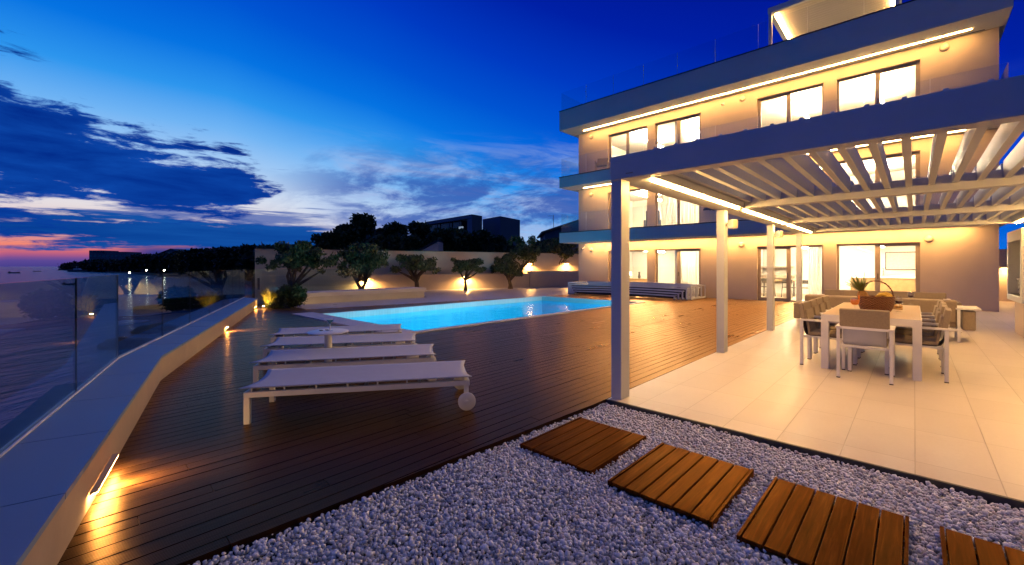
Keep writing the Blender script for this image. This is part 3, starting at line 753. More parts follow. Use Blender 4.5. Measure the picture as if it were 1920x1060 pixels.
# balcony chair with little table
def lounge_chair(loc, rz):
    t_ = thing('balcony_chair', loc, 'brown low armchair on the upper balcony at the house corner', 'chair', rz=rz); ORG[t_] = Vector((0, 0, 0))
    MB().obox((0, .02, .38), (.56, .55, .07), Matrix.Rotation(R(6), 3, 'X')).build('seat', M['brown_fabric'], t_, bevel=.02)
    MB().obox((0, .30, .62), (.56, .07, .5), Matrix.Rotation(R(-18), 3, 'X')).build('backrest', M['brown_fabric'], t_, bevel=.02)
    for sx in (-1, 1):
        MB().bar((sx*.31, -.28, 0), (sx*.31, -.28, .56), .035).build('leg', M['oak'], t_); MB().bar((sx*.31, .30, 0), (sx*.31, .30, .56), .035).build('leg', M['oak'], t_)
        MB().box(sx*.31-.03, -.32, .56, sx*.31+.03, .36, .59).build('armrest', M['oak'], t_)
lounge_chair((-11.75, 19.15, 6.245), R(25))
bt = thing('side_table', (-11.05, 19.1, 6.245), 'small dark side table beside the brown balcony chair', 'table'); ORG[bt] = Vector((0, 0, 0))
MB().lathe([(.24, .42), (.24, .45), (.0001, .45)], n=20).build('tabletop', M['oak'], bt)
MB().tube([(0, 0, 0), (0, 0, .42)], .025).lathe([(.16, 0), (.16, .02), (.0001, .02)], n=20).build('stem', M['cap'], bt)

# ---- things seen inside the lit rooms
yb = YB-.07
def framed(x0, x1, z0, z1, mat, lb, y=None):
    y = y or yb
    t_ = thing('framed_picture', ((x0+x1)/2, y, (z0+z1)/2), lb, 'picture')
    f = .035
    MB().box(x0, y-.04, z0, x1, y-.001, z0+f).box(x0, y-.04, z1-f, x1, y-.001, z1).box(x0, y-.04, z0+f, x0+f, y-.001, z1-f).box(x1-f, y-.04, z0+f, x1, y-.001, z1-f).build('frame', M['cap'], t_)
    MB().box(x0+f, y-.02, z0+f, x1-f, y-.004, z1-f).build('mount', M['paper'], t_)
    if mat: MB().box(x0+f+.12, y-.025, z0+f+.12, x1-f-.12, y-.0205, z1-f-.12).build('print', mat, t_)
framed(-.95, .25, 1.25, 2.05, M['paper'], 'framed pale picture behind the kitchen counter seen through the right door')
ob = thing('oil_painting', (-8.5, yb, 1.4), 'wide orange brown painting on the wall of the lit ground floor room', 'picture')
MB().box(-10.25+.35, yb-.05, .95, -8.45, yb-.002, 1.75).build('canvas', M['picture'], ob)
ob2 = MB(); 
for k in range(9): ob2.tube([(-9.3+.4*math.cos(R(20*k))-.0, yb-.06, 1.45+.25*math.sin(R(20*k))), (-9.3+.4*math.cos(R(20*k+20)), yb-.06, 1.45+.25*math.sin(R(20*k+20)))], .035, 6)
ob2.build('painted_arch', M['picture_dark'], ob)
ct = thing('kitchen_counter', (-1.0, 23.9, 0), 'oak fronted kitchen island behind the right glass door', 'counter')
MB().box(-2.0, 23.4, .1, .35, 24.2, .92).build('cabinet', M['oak'], ct); MB().box(-2.05, 23.35, .92, .40, 24.25, .97).build('worktop', M['interior'], ct)
MB().tube([(-.95, 23.9, .97), (-.95, 23.9, 1.35), (-.95, 23.82, 1.42), (-.95, 23.70, 1.42), (-.95, 23.66, 1.34)], .018, 8).build('tap', M['steel'], ct, smooth=True)
def bar_chair(x, y, rz, lb):
    t_ = thing('dining_chair', (x, y, .012), lb, 'chair', 'dark slim chairs inside the left glass door', rz=rz); ORG[t_] = Vector((0, 0, 0))
    MB().box(-.22, -.22, .44, .22, .22, .475).build('seat', M['dark_sling'], t_, bevel=.01)
    for sx in (-1, 1):
        for sy in (-1, 1): MB().bar((sx*.24, sy*.24, 0), (sx*.19, sy*.19, .78 if sy > 0 else .66), .026).build('leg', M['cap'], t_)
        MB().bar((sx*.2, -.2, .66), (sx*.2, .2, .70), .026).build('armrest', M['cap'], t_)
    MB().box(-.21, .17, .64, .21, .2, .80).build('backrest', M['dark_sling'], t_)
for k, (x, y, a) in enumerate(((-5.55, 22.6, 100), (-4.9, 22.3, 175), (-4.05, 22.4, 160), (-3.45, 22.1, 185))):
    bar_chair(x, y, R(a), ['dark slim chair furthest left inside the glass door', 'dark slim chair second from the left inside the glass door', 'dark slim chair half behind the door stile', 'dark slim chair standing clear in the right door leaf'][k])
dt = thing('indoor_table', (-4.8, 23.3, 0), 'light dining table behind the dark slim chairs', 'table')
MB().box(-5.7, 22.9, .72, -3.9, 23.8, .76).build('tabletop', M['oak'], dt)
for sx in (-5.6, -4.0):
    for sy in (23.0, 23.7): MB().box(sx-.03, sy-.03, .012, sx+.03, sy+.03, .72).build('leg', M['cap'], dt)
kb = thing('kitchen_hood', (-5.2, 25.2, 1.2), 'grey wall unit with shelf line seen in the left glass door', 'cabinet')
MB().box(-5.84, 25.0, 1.35, -4.4, 25.5, 1.40).build('shelf', M['frame'], kb); MB().box(-5.84, 24.9, .8, -4.4, 25.5, .95).build('worktop', M['frame'], kb)
bd_ = thing('bed', (-7.9, 23, 0), 'low wooden bed bench below the orange painting', 'bed')
MB().box(-9.9, 22.8, .2, -8.5, 24.6, .48).build('mattress', M['interior'], bd_, bevel=.05); MB().box(-9.95, 22.7, .012, -8.45, 24.7, .22).build('base', M['oak'], bd_)
sb = thing('sideboard', (-12.4, 24.6, 0), 'small oak sideboard inside the leftmost ground floor door', 'sideboard')
MB().box(-13.2, 24.2, .1, -11.6, 24.7, .62).build('cabinet', M['oak'], sb); MB().box(-13.25, 24.15, .62, -11.55, 24.75, .65).build('top', M['oak'], sb)
vs = MB().lathe([(.07, 0), (.09, .12), (.05, .3), (.06, .42), (.0001, .42)], (-12.35, 24.45, .65), n=16)
props(vs.build('vase', M['dark_sling'], None, smooth=True), 'tall dark vase standing on the small oak sideboard', 'vase')
tl = thing('table_lamp', (-13.0, 24.45, .65), 'glowing table lamp on the oak sideboard', 'lamp')
MB().lathe([(.06, 0), (.06, .02), (.015, .03), (.015, .2), (.0001, .2)], (-13.0, 24.45, .65), n=14).build('base', M['steel'], tl)
MB().lathe([(.14, .2), (.11, .42), (.0001, .42)], (-13.0, 24.45, .65), n=18).build('shade', emit('lamp shade', (1, .75, .42), 6), tl)
ac = thing('wing_armchair', (-10.1, 21.6, 3.23), 'grey high backed armchair in the middle floor room', 'armchair'); ORG[ac] = Vector((0, 0, 0)); ac.rotation_euler = (0, 0, R(200))
MB().box(-.36, -.36, .18, .36, .36, .44).build('seat', M['grey_fabric'], ac, bevel=.05)
MB().obox((0, .36, .72), (.7, .12, .8), Matrix.Rotation(R(-10), 3, 'X')).build('backrest', M['grey_fabric'], ac, bevel=.05)
for sx in (-1, 1):
    MB().box(sx*.42-.07, -.34, .18, sx*.42+.07, .4, .64).build('armrest', M['grey_fabric'], ac, bevel=.04)
    for sy in (-.3, .3): MB().bar((sx*.3, sy, 0), (sx*.3, sy, .2), .04).build('leg', M['oak'], ac)
pd = thing('pendant_lamp', (-3.9, 22.6, 8.2), 'amber dome pendant lamp in the top floor room', 'pendant lamp')
MB().lathe([(.34, 0), (.30, .13), (.18, .22), (.05, .26), (.0001, .26)], (-3.9, 22.2, 7.35), n=24).build('shade', M['juice'], pd, smooth=True)
MB().tube([(-3.9, 22.2, 7.6), (-3.9, 22.2, 8.76)], .012, 6).build('cord', M['cap'], pd)
def curtain(x0, x1, z0, z1, lb, y=YF+.5):
    n = 60; V = []; F = []
    for i in range(n+1):
        x = x0+(x1-x0)*i/n; yy = y+.035*math.sin(i*1.3)+.01*math.sin(i*3.1)
        V += [(x, yy, z0), (x, yy, z1)]
    F = [(2*i, 2*i+2, 2*i+3, 2*i+1) for i in range(n)]
    q = MB(); q.add(V, F); props(q.build('curtain', M['curtain'], None, smooth='all', recalc=False), lb, 'curtain')
curtain(-8.1, -7.05, .03, 2.6, 'white sheer curtain in the second ground floor door'); curtain(-9.1, -8.25, 3.25, 5.6, 'pale curtain drawn in the left leaf of the middle floor door')
curtain(-3.05, -2.2, .03, 2.6, 'pale curtain at the right leaf of the door beside the third post')
curtain(-8.1, -7.1, 3.25, 5.6, 'pale curtain drawn in the right leaf of the middle floor door')

# ================================================================== PERGOLA
pg = thing('pergola', (-.3, 9, 0), 'large white pergola with open louvres and warm led lines over the dining terrace', 'pergola')
QX0, QX1 = -2.345, 1.90
YBM = [(3.98, 4.14), (7.30, 7.46), (10.55, 10.71), (13.72, 13.88)]
for (a, b) in YBM:
    MB().box(QX0, a+.02, 0, QX0+.12, a+.20, 2.32).build('post', M['pergola'], pg, bevel=.005)
    MB().box(QX1-.12, a+.02, 0, QX1, a+.20, 2.32).build('post', M['pergola'], pg, bevel=.005)
    MB().box(QX0+.01, a+.03, 0, QX0+.11, a+.19, .012).build('base_plate', M['steel'], pg)
for i, (a, b) in enumerate(YBM):
    x0, x1 = (QX0, QX1) if i in (0, 3) else (QX0+.42, QX1-.42)
    MB().box(x0, a, 2.315, x1, b, 2.56 if i in (0, 3) else 2.50).build('beam', M['pergola'], pg, bevel=.005)
for x0, x1 in ((QX0, QX0+.415), (QX1-.415, QX1)):
    MB().box(x0, 4.143, 2.318, x1, 13.717, 2.56).build('beam', M['pergola'], pg, bevel=.004)
for i in range(3):
    y0, y1 = YBM[i][1]+.08, YBM[i+1][0]-.08
    MB().box(QX0+.335, y0, 2.296, QX0+.37, y1, 2.319).build('led_strip', M['led'], pg)
    MB().box(QX1-.37, y0, 2.296, QX1-.335, y1, 2.319).build('led_strip', M['led'], pg)
lv = None
for i in range(3):
    for k in range(17):
        xx = -1.86+.2014*k
        if xx > 1.42: continue
        q = MB().prism_x([(YBM[i][1]+.004, 2.40), (YBM[i+1][0]-.004, 2.40), (YBM[i+1][0]-.004, 2.595), (YBM[i][1]+.004, 2.595)], xx-.029, xx+.029)
        if i == 0: q.box(xx-.016, 4.02, 2.562, xx+.013, 4.07, 2.585)
        q.build('louvre', M['pergola'], pg, bevel=.003)
MB().box(-2.16, 3.976, 2.355, -2.08, 3.9795, 2.367).build('maker_plate', M['frame'], pg)
for k, (x, y, z) in enumerate(((-2.16, 7.42, 2.08), (-2.16, 10.66, 2.10))):
    t_ = thing('wall_speaker', (x, y, z), ['small white speaker on the second pergola post', 'small white speaker on the third pergola post'][k], 'speaker'); ORG[t_] = Vector((0, 0, 0)); t_.rotation_euler = (0, 0, R(-30))
    MB().box(-.07, -.02, -.03, 0, .02, .03).build('bracket', M['white_metal'], t_); MB().box(0, -.055, -.075, .10, .055, .075).build('cabinet', M['white_metal'], t_, bevel=.012)
    MB().box(.1005, -.045, -.062, .104, .045, .062).build('grille', M['fitting'], t_)
# raised cabinet with an open niche on the back right post
cb = thing('outdoor_fireplace', (1.7, 13.2, .68), 'white raised cabinet with open niche hanging at the right terrace edge', 'fireplace')
x0, x1, y0, y1, z0, z1 = 1.455, 2.3, 12.35, 14.0, .70, 2.13
MB().box(x0, y0, z0, x1, y1, z0+.12).box(x0, y0, z1-.22, x1, y1, z1).box(x0, y0, z0+.12, x1, y0+.12, z1-.22).box(x0, y1-.12, z0+.12, x1, y1, z1-.22).box(x0+.45, y0+.12, z0+.12, x1, y1-.12, z1-.22).build('surround', M['pergola'], cb, bevel=.01)
MB().box(x0+.03, y0+.12, z0+.12, x0+.44, y1-.12, z0+.13).box(x0+.43, y0+.12, z0+.13, x0+.449, y1-.12, z1-.22).build('niche_lining', M['cap'], cb)
MB().box(x0+.12, y0+.25, z0+.131, x0+.40, y1-.3, z0+.42).box(x0+.1, y0+.22, z0+.42, x0+.42, y1-.27, z0+.45).build('grate', M['steel'], cb)
MB().box(x0+.10, 12.9, 0, x0+.62, 13.9, .70).build('plinth', M['plaster'], cb)
def onz(px, py, z):
    d = (EYE-z)/((py-500)/FPX); p = at(px, py, d); return p
# ================================================================== LOUNGERS
def make_lounger():
    t_ = thing('sun_lounger', (0, 0, 0))
    W_, Lg = .68, 2.0
    fr = MB().box(0, 0, .235, Lg, .045, .285).box(0, W_-.045, .235, Lg, W_, .285).box(0, .045, .235, .045, W_-.045, .285).box(Lg-.045, .045, .235, Lg, W_-.045, .285)
    for x in (.5, 1.0, 1.5): fr.box(x, .045, .245, x+.03, W_-.045, .27)
    fr.build('frame', M['white_metal'], t_, bevel=.004)
    for y in (0, W_-.05):
        MB().box(0, y, 0, .05, y+.05, .235).build('leg', M['white_metal'], t_, bevel=.004)
        MB().box(Lg-.055, y+.008, .07, Lg-.01, y+.042, .235).build('wheel_strut', M['white_metal'], t_, bevel=.003)
    for y in (-.035, W_+.005):
        q = MB().lathe([(.03, 0), (.078, 0), (.086, .006), (.086, .024), (.078, .030), (.03, .030)], n=32)
        q.v = [(Lg-.03+x, y+z, .087+yy) for x, yy, z in q.v]
        w_ = q.build('wheel', M['white_metal'], t_, smooth=True)
        q = MB().lathe([(.016, -.012), (.016, .042), (.0001, .042)], n=14); q.v = [(Lg-.03+x, y+z, .087+yy) for x, yy, z in q.v]; q.build('hub', M['white_metal'], w_, smooth=True)
    for k in range(8):
        x = .06+k*(Lg-.12)/7
        for y in (.022, W_-.022): MB().tube([(x, y, .284), (x, y, .322)], .008, 8).build('support_pin', M['white_metal'], t_)
    nx, ny = 40, 14; V = []; F = []
    for i in range(nx+1):
        for j in range(ny+1):
            s, q = i/nx, j/ny; e = (2*q-1)
            x = -.03+(Lg+.05)*s; pull = .045*(1-e*e)
            x += pull*(1-2*s)*abs(1-2*s)**3
            z = .330-.022*(1-e*e)*(1-.35*math.sin(6*s*3.14)**2*.2)+.0
            V.append((x, -.012+(W_+.024)*q, z))
    for i in range(nx):
        for j in range(ny):
            a = i*(ny+1)+j; F.append((a, a+ny+1, a+ny+2, a+1))
    q = MB(); q.add(V, F); o = q.build('sling', M['sling'], t_, smooth='all', recalc=False)
    m = o.modifiers.new('thickness', 'SOLIDIFY'); m.thickness = .009
    return t_
l0 = make_lounger()
spots = [(-4.29, 1.07), (-5.36, 1.43), (-6.37, 1.82), (-7.33, 2.20)]
lab = ['white mesh sun lounger nearest the camera with its round wheel in full view', 'white mesh sun lounger in front of the small round table', 'white mesh sun lounger just behind the small round table', 'white mesh sun lounger furthest back, right beside the pool']
for k, (x, y) in enumerate(spots):
    o = l0 if k == 0 else copy_tree(l0)
    o.location = (x, y, 0.002); o.rotation_euler = (0, 0, R((55.2, 56.3, 56, 60)[k]))
    props(o, lab[k], 'sun lounger', 'sun loungers on the deck')
tb = thing('round_table', (-5.76, 2.44, 0), 'small round white pedestal table between the loungers', 'table')
MB().lathe([(.0001, .505), (.25, .505), (.262, .512), (.262, .520), (.255, .525), (.0001, .525)], (-5.76, 2.44, 0), n=48).build('tabletop', M['white_metal'], tb, smooth=True)
MB().lathe([(.052, .03), (.048, .06), (.048, .505), (.0001, .505)], (-5.76, 2.44, 0), n=24).build('stem', M['white_metal'], tb, smooth=True)
MB().lathe([(.20, 0), (.20, .012), (.07, .03), (.0001, .03)], (-5.76, 2.44, 0), n=32).build('base', M['white_metal'], tb, smooth=True)
mg = thing('cocktail_glass', (-5.75, 2.46, .525), 'stemmed cocktail glass with teal drink on the small round table', 'glass')
c_ = (-5.75, 2.46, .525)
MB().lathe([(.040, 0), (.040, .003), (.006, .008), (.005, .085), (.010, .095), (.058, .165), (.056, .165), (.008, .098), (.0001, .097)], c_, n=24).build('bowl', M['glass_drink'], mg, smooth=True)
MB().lathe([(.009, .100), (.049, .152), (.0001, .152)], c_, n=24).build('drink', M['teal_drink'], mg, smooth=True)
MB().tube([(c_[0], c_[1], c_[2]+.004), (c_[0], c_[1], c_[2]+.09)], .007, 10).build('stem', M['white_metal'], mg)
for k, (dx_, dy_) in enumerate(((-.11, -.02), (-.135, -.09))):
    props(MB().box(c_[0]+dx_, c_[1]+dy_, .526, c_[0]+dx_+.05, c_[1]+dy_+.032, .534).build('coaster', M['dark'], None), ['dark slim coaster on the round table further from its rim', 'dark slim coaster on the round table nearer its rim'][k], 'coaster', 'dark coasters on the round table')

# ================================================================== DINING SET
TX0, TX1, TY0, TY1 = -.93, .07, 7.15, 9.75
dn = thing('dining_table', (-.43, 8.45, 0), 'long white framed outdoor dining table with beige top under the pergola', 'table')
MB().box(TX0+.01, TY0+.01, .735, TX1-.01, TY1-.01, .75).build('tabletop', M['table_top'], dn, bevel=.003)
MB().box(TX0, TY0, .655, TX1, TY0+.05, .747).box(TX0, TY1-.05, .655, TX1, TY1, .747).box(TX0, TY0+.05, .655, TX0+.05, TY1-.05, .747).box(TX1-.05, TY0+.05, .655, TX1, TY1-.05, .747).build('apron', M['white_metal'], dn, bevel=.003)
for x in (TX0, TX1-.085):
    for y in (TY0, TY1-.085): MB().box(x, y, 0.002, x+.085, y+.085, .655).build('leg', M['white_metal'], dn, bevel=.004)
def make_chair(sling):
    t_ = thing('dining_armchair', (0, 0, 0)); wm = M['white_metal']
    for sx in (-1, 1):
        for sy in (-1, 1):
            lg = MB().box(sx*.25-.017, sy*.27-.019, .012, sx*.25+.017, sy*.27+.019, .63).build('leg', wm, t_, bevel=.003)
            MB().box(sx*.25-.018, sy*.27-.02, 0, sx*.25+.018, sy*.27+.02, .0118).build('foot_cap', M['dark'], lg)
        MB().box(sx*.25-.028, -.30, .63, sx*.25+.028, .30, .655).build('armrest', wm, t_, bevel=.004)
    MB().box(-.233, -.27, .395, .233, -.24, .42).box(-.233, .24, .395, .233, .27, .42).box(-.233, -.24, .395, -.205, .24, .42).box(.205, -.24, .395, .233, .24, .42).build('seat_frame', wm, t_)
    MB().obox((0, -.275, .635), (.47, .022, .03), Matrix.Rotation(R(-9), 3, 'X')).build('back_rail', wm, t_)
    # sling runs from the seat front up the back
    prof = [(.235, .425), (.0, .415), (-.17, .417), (-.222, .435), (-.245, .47), (-.285, .70), (-.31, .86)]
    q = MB(); n = len(prof)
    V = [(x, y, z) for y, z in prof for x in (-.205, .205)]; q.add(V, [(2*i, 2*i+1, 2*i+3, 2*i+2) for i in range(n-1)])
    o = q.build('sling', sling, t_, smooth='all', recalc=False); m = o.modifiers.new('t', 'SOLIDIFY'); m.thickness = .008
    MB().box(-.215, -.20, .428, .215, .26, .478).build('seat_cushion', M['brown_fabric'], t_, bevel=.016, seg=3)
    bc = MB().obox((0, -.268, .755), (.475, .06, .24), Matrix.Rotation(R(9), 3, 'X')).build('back_cushion', M['brown_fabric'], t_, bevel=.012, seg=3)
    MB().obox((0, -.212, .62), (.42, .035, .34), Matrix.Rotation(R(9), 3, 'X')).build('front_pad', M['brown_fabric'], t_, bevel=.014, seg=3)
    return t_
ca = make_chair(M['sling']); ca.location = (-.445, 6.99, 0)
props(ca, 'white armchair alone at the near end of the dining table, back to the camera', 'chair', 'chairs round the dining table')
cb_ = make_chair(M['dark_sling'])  # same sling on all chairs; its light and shade put into two colours
od = ['nearest the camera', 'second from the camera', 'third from the camera', 'furthest from the camera']
first = True
for side, x, rz in (('left', -.88, R(-90)), ('right', .02, R(90))):
    for k in range(4):
        o = cb_ if first else copy_tree(cb_); first = False
        o.location = (x+random.uniform(-.01, .01), (7.47 if side == 'left' else 7.55)+.595*k, 0); o.rotation_euler = (0, 0, rz+R(random.uniform(-2, 2)))
        props(o, f'taupe cushioned armchair on the {side} side of the dining table, {od[k]}', 'chair', 'chairs round the dining table')
def make_sofa():
    t_ = thing('outdoor_sofa', (0, 0, 0)); wm = M['white_metal']; W2 = 1.24
    MB().box(-W2, 0, .20, W2, .05, .245).box(-W2, .75, .20, W2, .80, .245).box(-W2, .05, .20, -W2+.05, .75, .245).box(W2-.05, .05, .20, W2, .75, .245).build('frame', wm, t_, bevel=.004)
    for x in (-W2+.02, W2-.06):
        for y in (0.005, .755): MB().box(x, y, 0, x+.04, y+.04, .60).build('leg', wm, t_, bevel=.003)
        MB().box(x-.02, 0.0, .60, x+.30 if x > 0 else x+.10, .80, .63).build('armrest', wm, t_, bevel=.004)
    for x0, x1 in ((-1.18, -.01), (.01, 1.18)):
        MB().box(x0, .14, .25, x1, .80, .43).build('seat_cushion', M['brown_fabric'], t_, bevel=.03, seg=3)
        MB().obox(((x0+x1)/2, .13, .56), (x1-x0, .15, .42), Matrix.Rotation(R(8), 3, 'X')).build('back_cushion', M['brown_fabric'], t_, bevel=.035, seg=3)
    for x0, x1 in ((-1.40, -1.262), (1.245, 1.42)): MB().box(x0, .06, .22, x1, .74, .585).build('side_cushion', M['brown_fabric'], t_, bevel=.03, seg=3)
    return t_
sf = make_sofa(); sf.location = (-.60, 11.35, 0); props(sf, 'taupe outdoor sofa with its back to the dining table', 'sofa', 'outdoor sofas behind the dining table')
s2 = copy_tree(sf); s2.location = (-.62, 14.55, 0); s2.rotation_euler = (0, 0, R(180)); props(s2, 'taupe outdoor sofa nearest the house wall, facing the other sofa', 'sofa', 'outdoor sofas behind the dining table')
# ---- on the table
def lath(prof, c, mat, name, par, n=28, **k): return MB().lathe(prof, c, n, **k).build(name, mat, par, smooth=True)
bc = onz(1641, 585, .75); bx, by = bc.x, bc.y+.14
bk = thing('fruit_basket', (bx, by, .75), 'oval brown wicker basket with arched handle on the dining table', 'basket'); ORG[bk] = Vector((0, 0, 0)); bk.rotation_euler = (0, 0, R(20))
lath([(.0001, 0), (.145, 0), (.158, .02), (.185, .11), (.190, .18), (.184, .212), (.177, .212), (.180, .18), (.172, .11), (.14, .03), (.0001, .03)], (0, 0, 0), M['wicker'], 'body', bk, sx=1.14, sy=.82)
MB().tube([(.184*math.cos(2*math.pi*k/36)*1.13, .182*math.sin(2*math.pi*k/36)*.83, .21) for k in range(37)], .012, 8).build('rim', M['wicker'], bk, smooth=True)
MB().tube([(.20*math.cos(R(a)), 0, .205+.235*math.sin(R(a))) for a in range(0, 181, 10)], .009, 8).build('handle', M['wicker'], bk, smooth=True)
pn = thing('pineapple', (bx-.11, by-.01, .815), 'whole pineapple with spiky crown leaning out of the wicker basket', 'pineapple'); ORG[pn] = Vector((0, 0, 0)); pn.rotation_euler = (R(4), R(-14), R(10))
lath([(.0001, 0), (.045, .005), (.068, .05), (.072, .12), (.062, .19), (.035, .235), (.0001, .24)], (0, 0, 0), M['pineapple'], 'fruit', pn)
lf = MB(); rr = random.Random(2)
for k in range(34):
    a = k*2.399; tl_ = rr.uniform(.13, .25)*(1.15 if k > 14 else .85); sp = .21-.0042*k
    p0 = Vector((.018*math.cos(a), .018*math.sin(a), .225)); p1 = p0+Vector((math.cos(a)*sp*.5, math.sin(a)*sp*.5, tl_*.55)); p2 = p0+Vector((math.cos(a)*sp, math.sin(a)*sp, tl_))
    s = Vector((-math.sin(a), math.cos(a), 0))
    lf.add([p0-s*.008, p0+s*.008, p1+s*.014, p1-s*.014, p2], [(0, 1, 2, 3), (3, 2, 4)])
lf.build('crown', M['pine_leaf'], pn, recalc=False)
for k in range(4):
    bn = MB(); a0 = .5*k
    c0 = Vector((bx+.07+.012*k, by-.06+.04*k, .955+.012*(k % 2)))
    bn.tube([c0+Vector((-.075+.15*s, .02*math.cos(a0), .045*math.sin(math.pi*s))) for s in (0, .1, .25, .5, .75, .9, 1)], [.006, .014, .019, .021, .019, .013, .005], 10)
    props(bn.build('banana', M['banana'], None, smooth=True), ['yellow banana nearest the basket rim', 'second yellow banana from the near basket rim', 'third yellow banana from the near basket rim', 'yellow banana furthest back in the basket'][k], 'banana', 'bananas in the wicker basket')
def wine_glass(px, py, lb, mat=M['wine'], lvl=.55):
    p = onz(px, py, .75); t_ = thing('wine_glass', p, lb, 'glass', 'drinks on the dining table')
    lath([(.038, 0), (.038, .003), (.007, .008), (.0045, .02), (.0045, .095), (.012, .102), (.036, .125), (.044, .155), (.043, .185), (.035, .225), (.0335, .225), (.041, .185), (.042, .155), (.034, .127), (.0001, .106)], p, M['glass_drink'], 'bowl', t_)
    lath([(.0001, .107), (.033, .128), (.0405, .155), (.0001, .155)], p, mat, 'drink', t_)
wine_glass(1685, 585, 'red wine glass just right of the fruit basket'); wine_glass(1708, 571, 'red wine glass furthest right near the table edge'); wine_glass(1614, 573, 'red wine glass left behind the orange cocktail')
p = onz(1603, 585, .75); cg = thing('cocktail_glass', p, 'round stemmed glass of orange cocktail left of the fruit basket', 'glass', 'drinks on the dining table')
lath([(.04, 0), (.04, .003), (.008, .008), (.0055, .02), (.0055, .085), (.03, .10), (.052, .13), (.056, .16), (.048, .20), (.046, .20), (.054, .16), (.05, .132), (.0001, .098)], p, M['glass_drink'], 'bowl', cg)
lath([(.0001, .099), (.03, .105), (.0495, .133), (.053, .16), (.048, .178), (.0001, .18)], p, M['juice'], 'drink', cg)
props(lath([(.0001, .0), (.012, .0), (.017, .02), (.017, .05), (.012, .062), (.0001, .064)], (p.x+.045, p.y-.01, .75+.175), M['juice'], 'orange_slice', None, sx=.5), 'orange slice stuck on the cocktail glass rim', 'garnish')
p = onz(1668, 579, .75); pt = thing('serving_board', p, 'small wooden board with bread beside the fruit basket', 'board'); ORG[pt] = Vector(p)
MB().box(p.x-.13, p.y-.10, .751, p.x+.15, p.y+.12, .768).build('board', M['cork'], pt, bevel=.004)
br = MB()
for k in range(5): br.blob((p.x-.06+.045*k, p.y+.01*(k % 2), .79), .032, k, 2, (1, 1.2, .8))
props(br.build('bread', M['cork'], pt, smooth='all'))

# ================================================================== POOL ENCLOSURE (nested telescopic sections)
en = thing('pool_enclosure', (-9.6, 18.4, 0), 'retracted telescopic pool enclosure of nested white frames by the house', 'pool cover')
for k in range(5):
    x0 = -12.85+.10*k; x1 = -6.72-.16*k; y0 = 17.74-.025*k+.0; y1 = 19.45; h = .60-.105*k
    q = MB()
    n = 14
    def arc(x): 
        s = (x-x0)/(x1-x0); return h+.035*math.sin(math.pi*s)
    for i in range(n):
        a, b = x0+(x1-x0)*i/n, x0+(x1-x0)*(i+1)/n
        q.add([(a, y0, arc(a)-.055), (b, y0, arc(b)-.055), (b, y0+.05, arc(b)-.055), (a, y0+.05, arc(a)-.055), (a, y0, arc(a)), (b, y0, arc(b)), (b, y0+.05, arc(b)), (a, y0+.05, arc(a))], [(0, 3, 2, 1), (4, 5, 6, 7), (0, 1, 5, 4), (2, 3, 7, 6)])
        q.add([(a, y1-.05, arc(a)-.055), (b, y1-.05, arc(b)-.055), (b, y1, arc(b)-.055), (a, y1, arc(a)-.055), (a, y1-.05, arc(a)), (b, y1-.05, arc(b)), (b, y1, arc(b)), (a, y1, arc(a))], [(0, 3, 2, 1), (4, 5, 6, 7), (0, 1, 5, 4), (2, 3, 7, 6)])
    for y in (y0, y1-.05): q.box(x0-.05, y, .02, x0, y+.05, h+.0).box(x1, y, .02, x1+.05, y+.05, h+.0)
    q.box(x0-.05, y0+.05, .02, x0, y1-.05, .08).box(x1, y0+.05, .02, x1+.05, y1-.05, .09).box(x1, y0+.05, h-.05, x1+.05, y1-.05, h).box(x0-.05, y0+.05, h-.05, x0, y1-.05, h)
    for yy in (18.3, 18.9): q.box(x1+.005, yy, .09, x1+.045, yy+.04, h-.05)
    q.build('frame_section', M['white_metal'], en)
    g = MB().add([(x0, y0+.02, h-.02), (x1, y0+.02, h-.02), (x1, y1-.02, h-.02), (x0, y1-.02, h-.02)], [(0, 1, 2, 3)]).build('cover_sheet', M['glass_win'], en, recalc=False)
    bb = MB()
    for x in (x0-.055, x1-.005): bb.box(x, y0-.02, 0.002, x+.06, y0+.08, .022).box(x, y1-.08, 0.002, x+.06, y1+.02, .022)
    bb.build('roller', M['dark'], en)
MB().box(-12.75, 17.86, .03, -6.9, 17.9, .50).build('side_panel', M['dark'], en)

# ================================================================== PLANTS
def leaves(name, clumps, n, size, mat, par, seed, aspect=.36, shell=.55, up=.0):
    g = np.random.RandomState(seed)
    vol = np.array([c[1][0]*c[1][1]*c[1][2] for c in clumps])**.8; cnt = g.multinomial(n, vol/vol.sum())
    P = []
    for (c, r), m in zip(clumps, cnt):
        d = g.normal(size=(m, 3)); d /= np.linalg.norm(d, axis=1)[:, None]
        rad = g.uniform(0, 1, m)**shell*(1+.10*g.normal(size=m))
        P.append(np.array(c)+d*rad[:, None]*np.array(r))
    P = np.concatenate(P); n = len(P)
    a = g.normal(size=(n, 3)); a[:, 2] += up; a /= np.linalg.norm(a, axis=1)[:, None]
    b = np.cross(a, g.normal(size=(n, 3))); b /= np.linalg.norm(b, axis=1)[:, None]
    s = size*g.uniform(.6, 1.4, n)[:, None]
    V = np.stack([P-a*s, P+b*s*aspect, P+a*s, P-b*s*aspect], 1).reshape(-1, 3)
    return raw_mesh(name, V, np.arange(4*n).reshape(n, 4), mat, par)
def branches(mb, base, top_pts, r0, rnd_, n=7):
    for tp in top_pts:
        b = Vector(base); t_ = Vector(tp); m1 = b.lerp(t_, .35)+Vector((rnd_.uniform(-.12, .12), rnd_.uniform(-.12, .12), .05)); m2 = b.lerp(t_, .7)+Vector((rnd_.uniform(-.1, .1), rnd_.uniform(-.1, .1), .06))
        mb.tube([b, m1, m2, t_], [r0, r0*.75, r0*.45, r0*.15], n)
